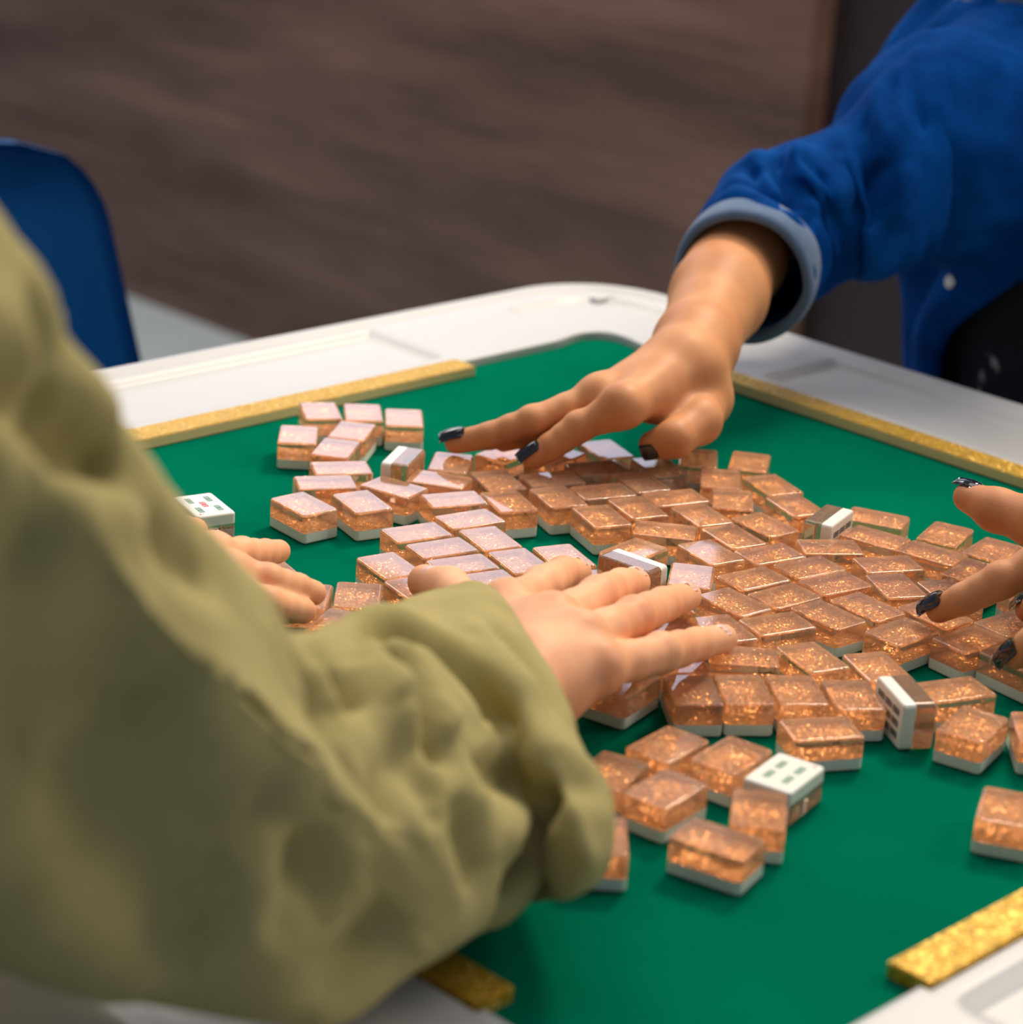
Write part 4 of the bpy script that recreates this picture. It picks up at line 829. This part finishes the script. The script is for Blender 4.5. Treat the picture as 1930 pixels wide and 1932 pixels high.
nail(B, lb(vv2(cM[3])), lb(vv2(cM[2])), (-0.50, -0.25, 1), .0120, .0150, M_polish, over=0.0070, label=NL, lift=0.0038)
nail(B, lb(vv2(cT[3])), lb(vv2(cT[2])), (0.25, 0.85, 0.65), .0125, .0165, M_polish, over=0.0090, label=NL, lift=0.0038)

# rolled right sleeve
rings = ringsB
G = loft(rings, 110, 90)
sgn = 1 if np.sum(grid_normals(G)[50]*(G[50]-G[50].mean(0))) > 0 else -1
G = wave(G, sgn, 0.003, 11, 9, 3)
BF = [
([(0.1108, -0.1657, 0.9767), (0.0971, -0.1751, 0.969), (0.082, -0.1865, 0.9557), (0.0744, -0.1954, 0.9444)], 0.0072, 0.0054),
([(0.036, -0.1254, 0.9256), (0.0096, -0.1514, 0.9129), (0.0003, -0.1693, 0.9029), (-0.0054, -0.179, 0.8965)], 0.0144, 0.0067),
([(0.0365, -0.1481, 0.9264), (0.021, -0.1515, 0.9182), (0.0176, -0.1661, 0.9066), (0.0305, -0.1792, 0.8999), (0.0407, -0.1818, 0.907)], -0.0096, 0.0072),
([(-0.0147, -0.1325, 0.905), (-0.0163, -0.1565, 0.9053), (-0.0145, -0.1775, 0.898), (0.0031, -0.1903, 0.8818)], 0.0096, 0.0072),
([(0.0064, -0.1255, 0.9143), (-0.0117, -0.1577, 0.906), (-0.0084, -0.1743, 0.8999)], 0.0112, 0.0063),
([(0.0609, -0.1967, 0.9305), (0.0506, -0.2023, 0.9102), (0.0465, -0.2069, 0.8811)], 0.0128, 0.0099),
([(0.0765, -0.1655, 0.9528), (0.0561, -0.1885, 0.9315), (0.0436, -0.1987, 0.9025)], 0.008, 0.009),
([(-0.0386, -0.1825, 0.8948), (-0.0285, -0.1977, 0.8828), (0.012, -0.1933, 0.8638)], 0.008, 0.0081),
([(0.1315, -0.1728, 0.9904), (0.1018, -0.194, 0.968), (0.0948, -0.2107, 0.9475)], 0.0096, 0.009)
]
G = folds(G, BF, sgn)
tube('rolled_sleeve', lb(G.reshape(-1, 3)).reshape(G.shape), M_denim, B, 0.0016)
cr = [np.array(rings[-1]), np.array(rings[-1])]
ctr = cr[0].mean(0); ax_ = ctr-np.array(rings[-2]).mean(0); ax_ /= np.linalg.norm(ax_)
prof = [(-0.026, 1.015), (-0.024, 1.07), (-0.014, 1.10), (0.0, 1.095), (0.006, 1.07), (0.008, 1.00), (0.006, 0.95), (-0.004, 0.93)]
GC = loft([ctr+(cr[0]-ctr)*k+ax_*z for z, k in prof], 26, 90); GC = wave(GC, sgn, 0.0015, 8, 2, 5)
o = tube('rolled_cuff', lb(GC.reshape(-1, 3)).reshape(GC.shape), M_cuff, B, 0.001); o['label'] = 'pale inside-out denim cuff'
GL = simple_sleeve([sL+vv(0, 0.02, 0.01), sL*0.5+eB2*0.5, eB2], [0.075, 0.068, 0.060], 9, 0.006)
tube('rolled_sleeve', lb(GL.reshape(-1, 3)).reshape(GL.shape), M_denim, B, 0.0016)
# black top and the open shirt over it
cyt = [-0.22, -0.217, -0.213, -0.21, -0.20, -0.185, -0.172, -0.160, -0.152, -0.15]
def trunk(zs, hw, hd_, cx, th0, th1, n=70, grow=0.0):
    out = []
    for z, a_, b_, c0, y0 in zip(zs, hw, hd_, cx, cyt):
        th = np.linspace(th0(z) if callable(th0) else th0, th1(z) if callable(th1) else th1, n)
        ex = 0.86; ct, st = np.cos(th), np.sin(th)
        out.append(np.stack([c0-(b_+grow)*np.sign(ct)*np.abs(ct)**ex, y0+(a_+grow)*np.sign(st)*np.abs(st)**ex, np.full(n, TZ+z)], 1))
    out = np.array(out); return np.stack([catmull(out[:, j], 60, False) for j in range(n)], 1)
zs = [-0.22, -0.14, -0.06, 0.0, 0.06, 0.12, 0.17, 0.21, 0.245, 0.265]
hw = [0.150, 0.147, 0.144, 0.144, 0.150, 0.155, 0.150, 0.130, 0.095, 0.062]
hd_ = [0.115, 0.110, 0.108, 0.110, 0.112, 0.110, 0.100, 0.085, 0.068, 0.058]
cx = [0.40, 0.385, 0.37, 0.36, 0.355, 0.35, 0.345, 0.342, 0.340, 0.34]
def sheet(name, Gs, mt, thick=0.0016, close=False):
    nu, nv = Gs.shape[:2]; F = [(i*nv+j, i*nv+j+1, (i+1)*nv+j+1, (i+1)*nv+j) for i in range(nu-1) for j in range(nv-1)]
    o = mk(name, lb(Gs.reshape(-1, 3)), F, mt, B); md = o.modifiers.new('thickness', 'SOLIDIFY'); md.thickness = thick; md.offset = 0; return o
o = sheet('top', trunk(zs, hw, hd_, cx, -math.pi, math.pi, 90), M_tee); o['label'] = 'black top with pale brush marks'
open_R = lambda z: min(0.42, max(-0.45, 0.30-6.0*z))                   # the right front edge, as an angle round the trunk
GS = trunk(zs, hw, hd_, cx, open_R, 2*math.pi-0.55, 150, 0.012)
GS = GS + 0.0
nn = np.gradient(GS, axis=0); rgn = np.random.default_rng(21)
u_ = np.linspace(0, 1, GS.shape[0])[:, None]; v_ = np.linspace(0, 1, GS.shape[1])[None]
hgt = 0.006*np.sin(2*math.pi*(7*v_+0.5*u_)) + 0.004*np.sin(2*math.pi*(11*v_-1.0*u_+0.3)) + 0.003*np.sin(2*math.pi*(3*u_+5*v_))
dirv = GS-np.stack([np.full(GS.shape[:2], 0.355), np.full(GS.shape[:2], -0.19), GS[..., 2]], -1); dirv /= np.linalg.norm(dirv, axis=-1, keepdims=True)
GS = GS + dirv*(hgt*np.clip(u_*8, 0.3, 1))[..., None]
sheet('shirt', GS, M_denim)
pl = GS[:, :10] + dirv[:, :10]*0.0042
sheet('button_placket', pl, M_denim, 0.0012)
M_snap = plain('pearl snap button', (0.80, 0.78, 0.74, 1), 0.15, Metallic=0.4)
for dz in (0.0, 0.085):
    row = np.argmin(np.abs(GS[:, 5, 2]-(TZ+0.048+dz))); c0 = GS[row, 5]+dirv[row, 5]*0.0035; d0 = dirv[row, 5]; a_ = np.cross(d0, (0, 0, 1)); a_ /= np.linalg.norm(a_); b_ = np.cross(a_, d0)
    lo_ = [[tuple(lb(c0+d0*z+r_*(math.cos(t)*a_+math.sin(t)*b_))) for t in np.linspace(0, 2*math.pi, 20, endpoint=False)] for r_, z in ((0.0058, 0), (0.0058, 0.0016), (0.0050, 0.0026), (0.0044, 0.0024), (0.0036, 0.0030), (0.0015, 0.0036))]
    Vv, Ff = stack(lo_, True, True); o = mk('snap_button', Vv, Ff, M_snap, B); o['label'] = 'pearl snap button'
vy = blend([(vv(0.34, -0.15, TZ+0.215), 0.066, ctrB[0]+vv(0, 0, -0.008), 0.068, 0.04), (vv(0.34, -0.15, TZ+0.215), 0.066, sL, 0.066, 0.04), (ctrB[0], 0.076, vv(0.33, -0.18, TZ+0.10), 0.085, 0.04), (ctrB[0]+vv(0, 0, -0.006), 0.070, ctrB[1]+vv(0, 0, -0.008), 0.066, 0.03)], 0.006, smooth=3)
yk = mk('shoulder_yoke', lb(vy[0]), vy[1], M_denim, B)
tx = bpy.data.textures.new('cloth creases', 'CLOUDS'); tx.noise_scale = 0.055; tx.noise_depth = 1
md = yk.modifiers.new('creases', 'DISPLACE'); md.texture = tx; md.strength = 0.016; md.mid_level = 0.5
gc = simple_sleeve([vv(0.338, -0.15, TZ+0.245), vv(0.335, -0.15, TZ+0.270), vv(0.330, -0.15, TZ+0.295)], [0.085, 0.075, 0.070], 4, 0.002, 12, 50)
o = tube('collar', lb(gc.reshape(-1, 3)).reshape(gc.shape), M_cuff, B, 0.003); o['label'] = 'pale faded denim collar'
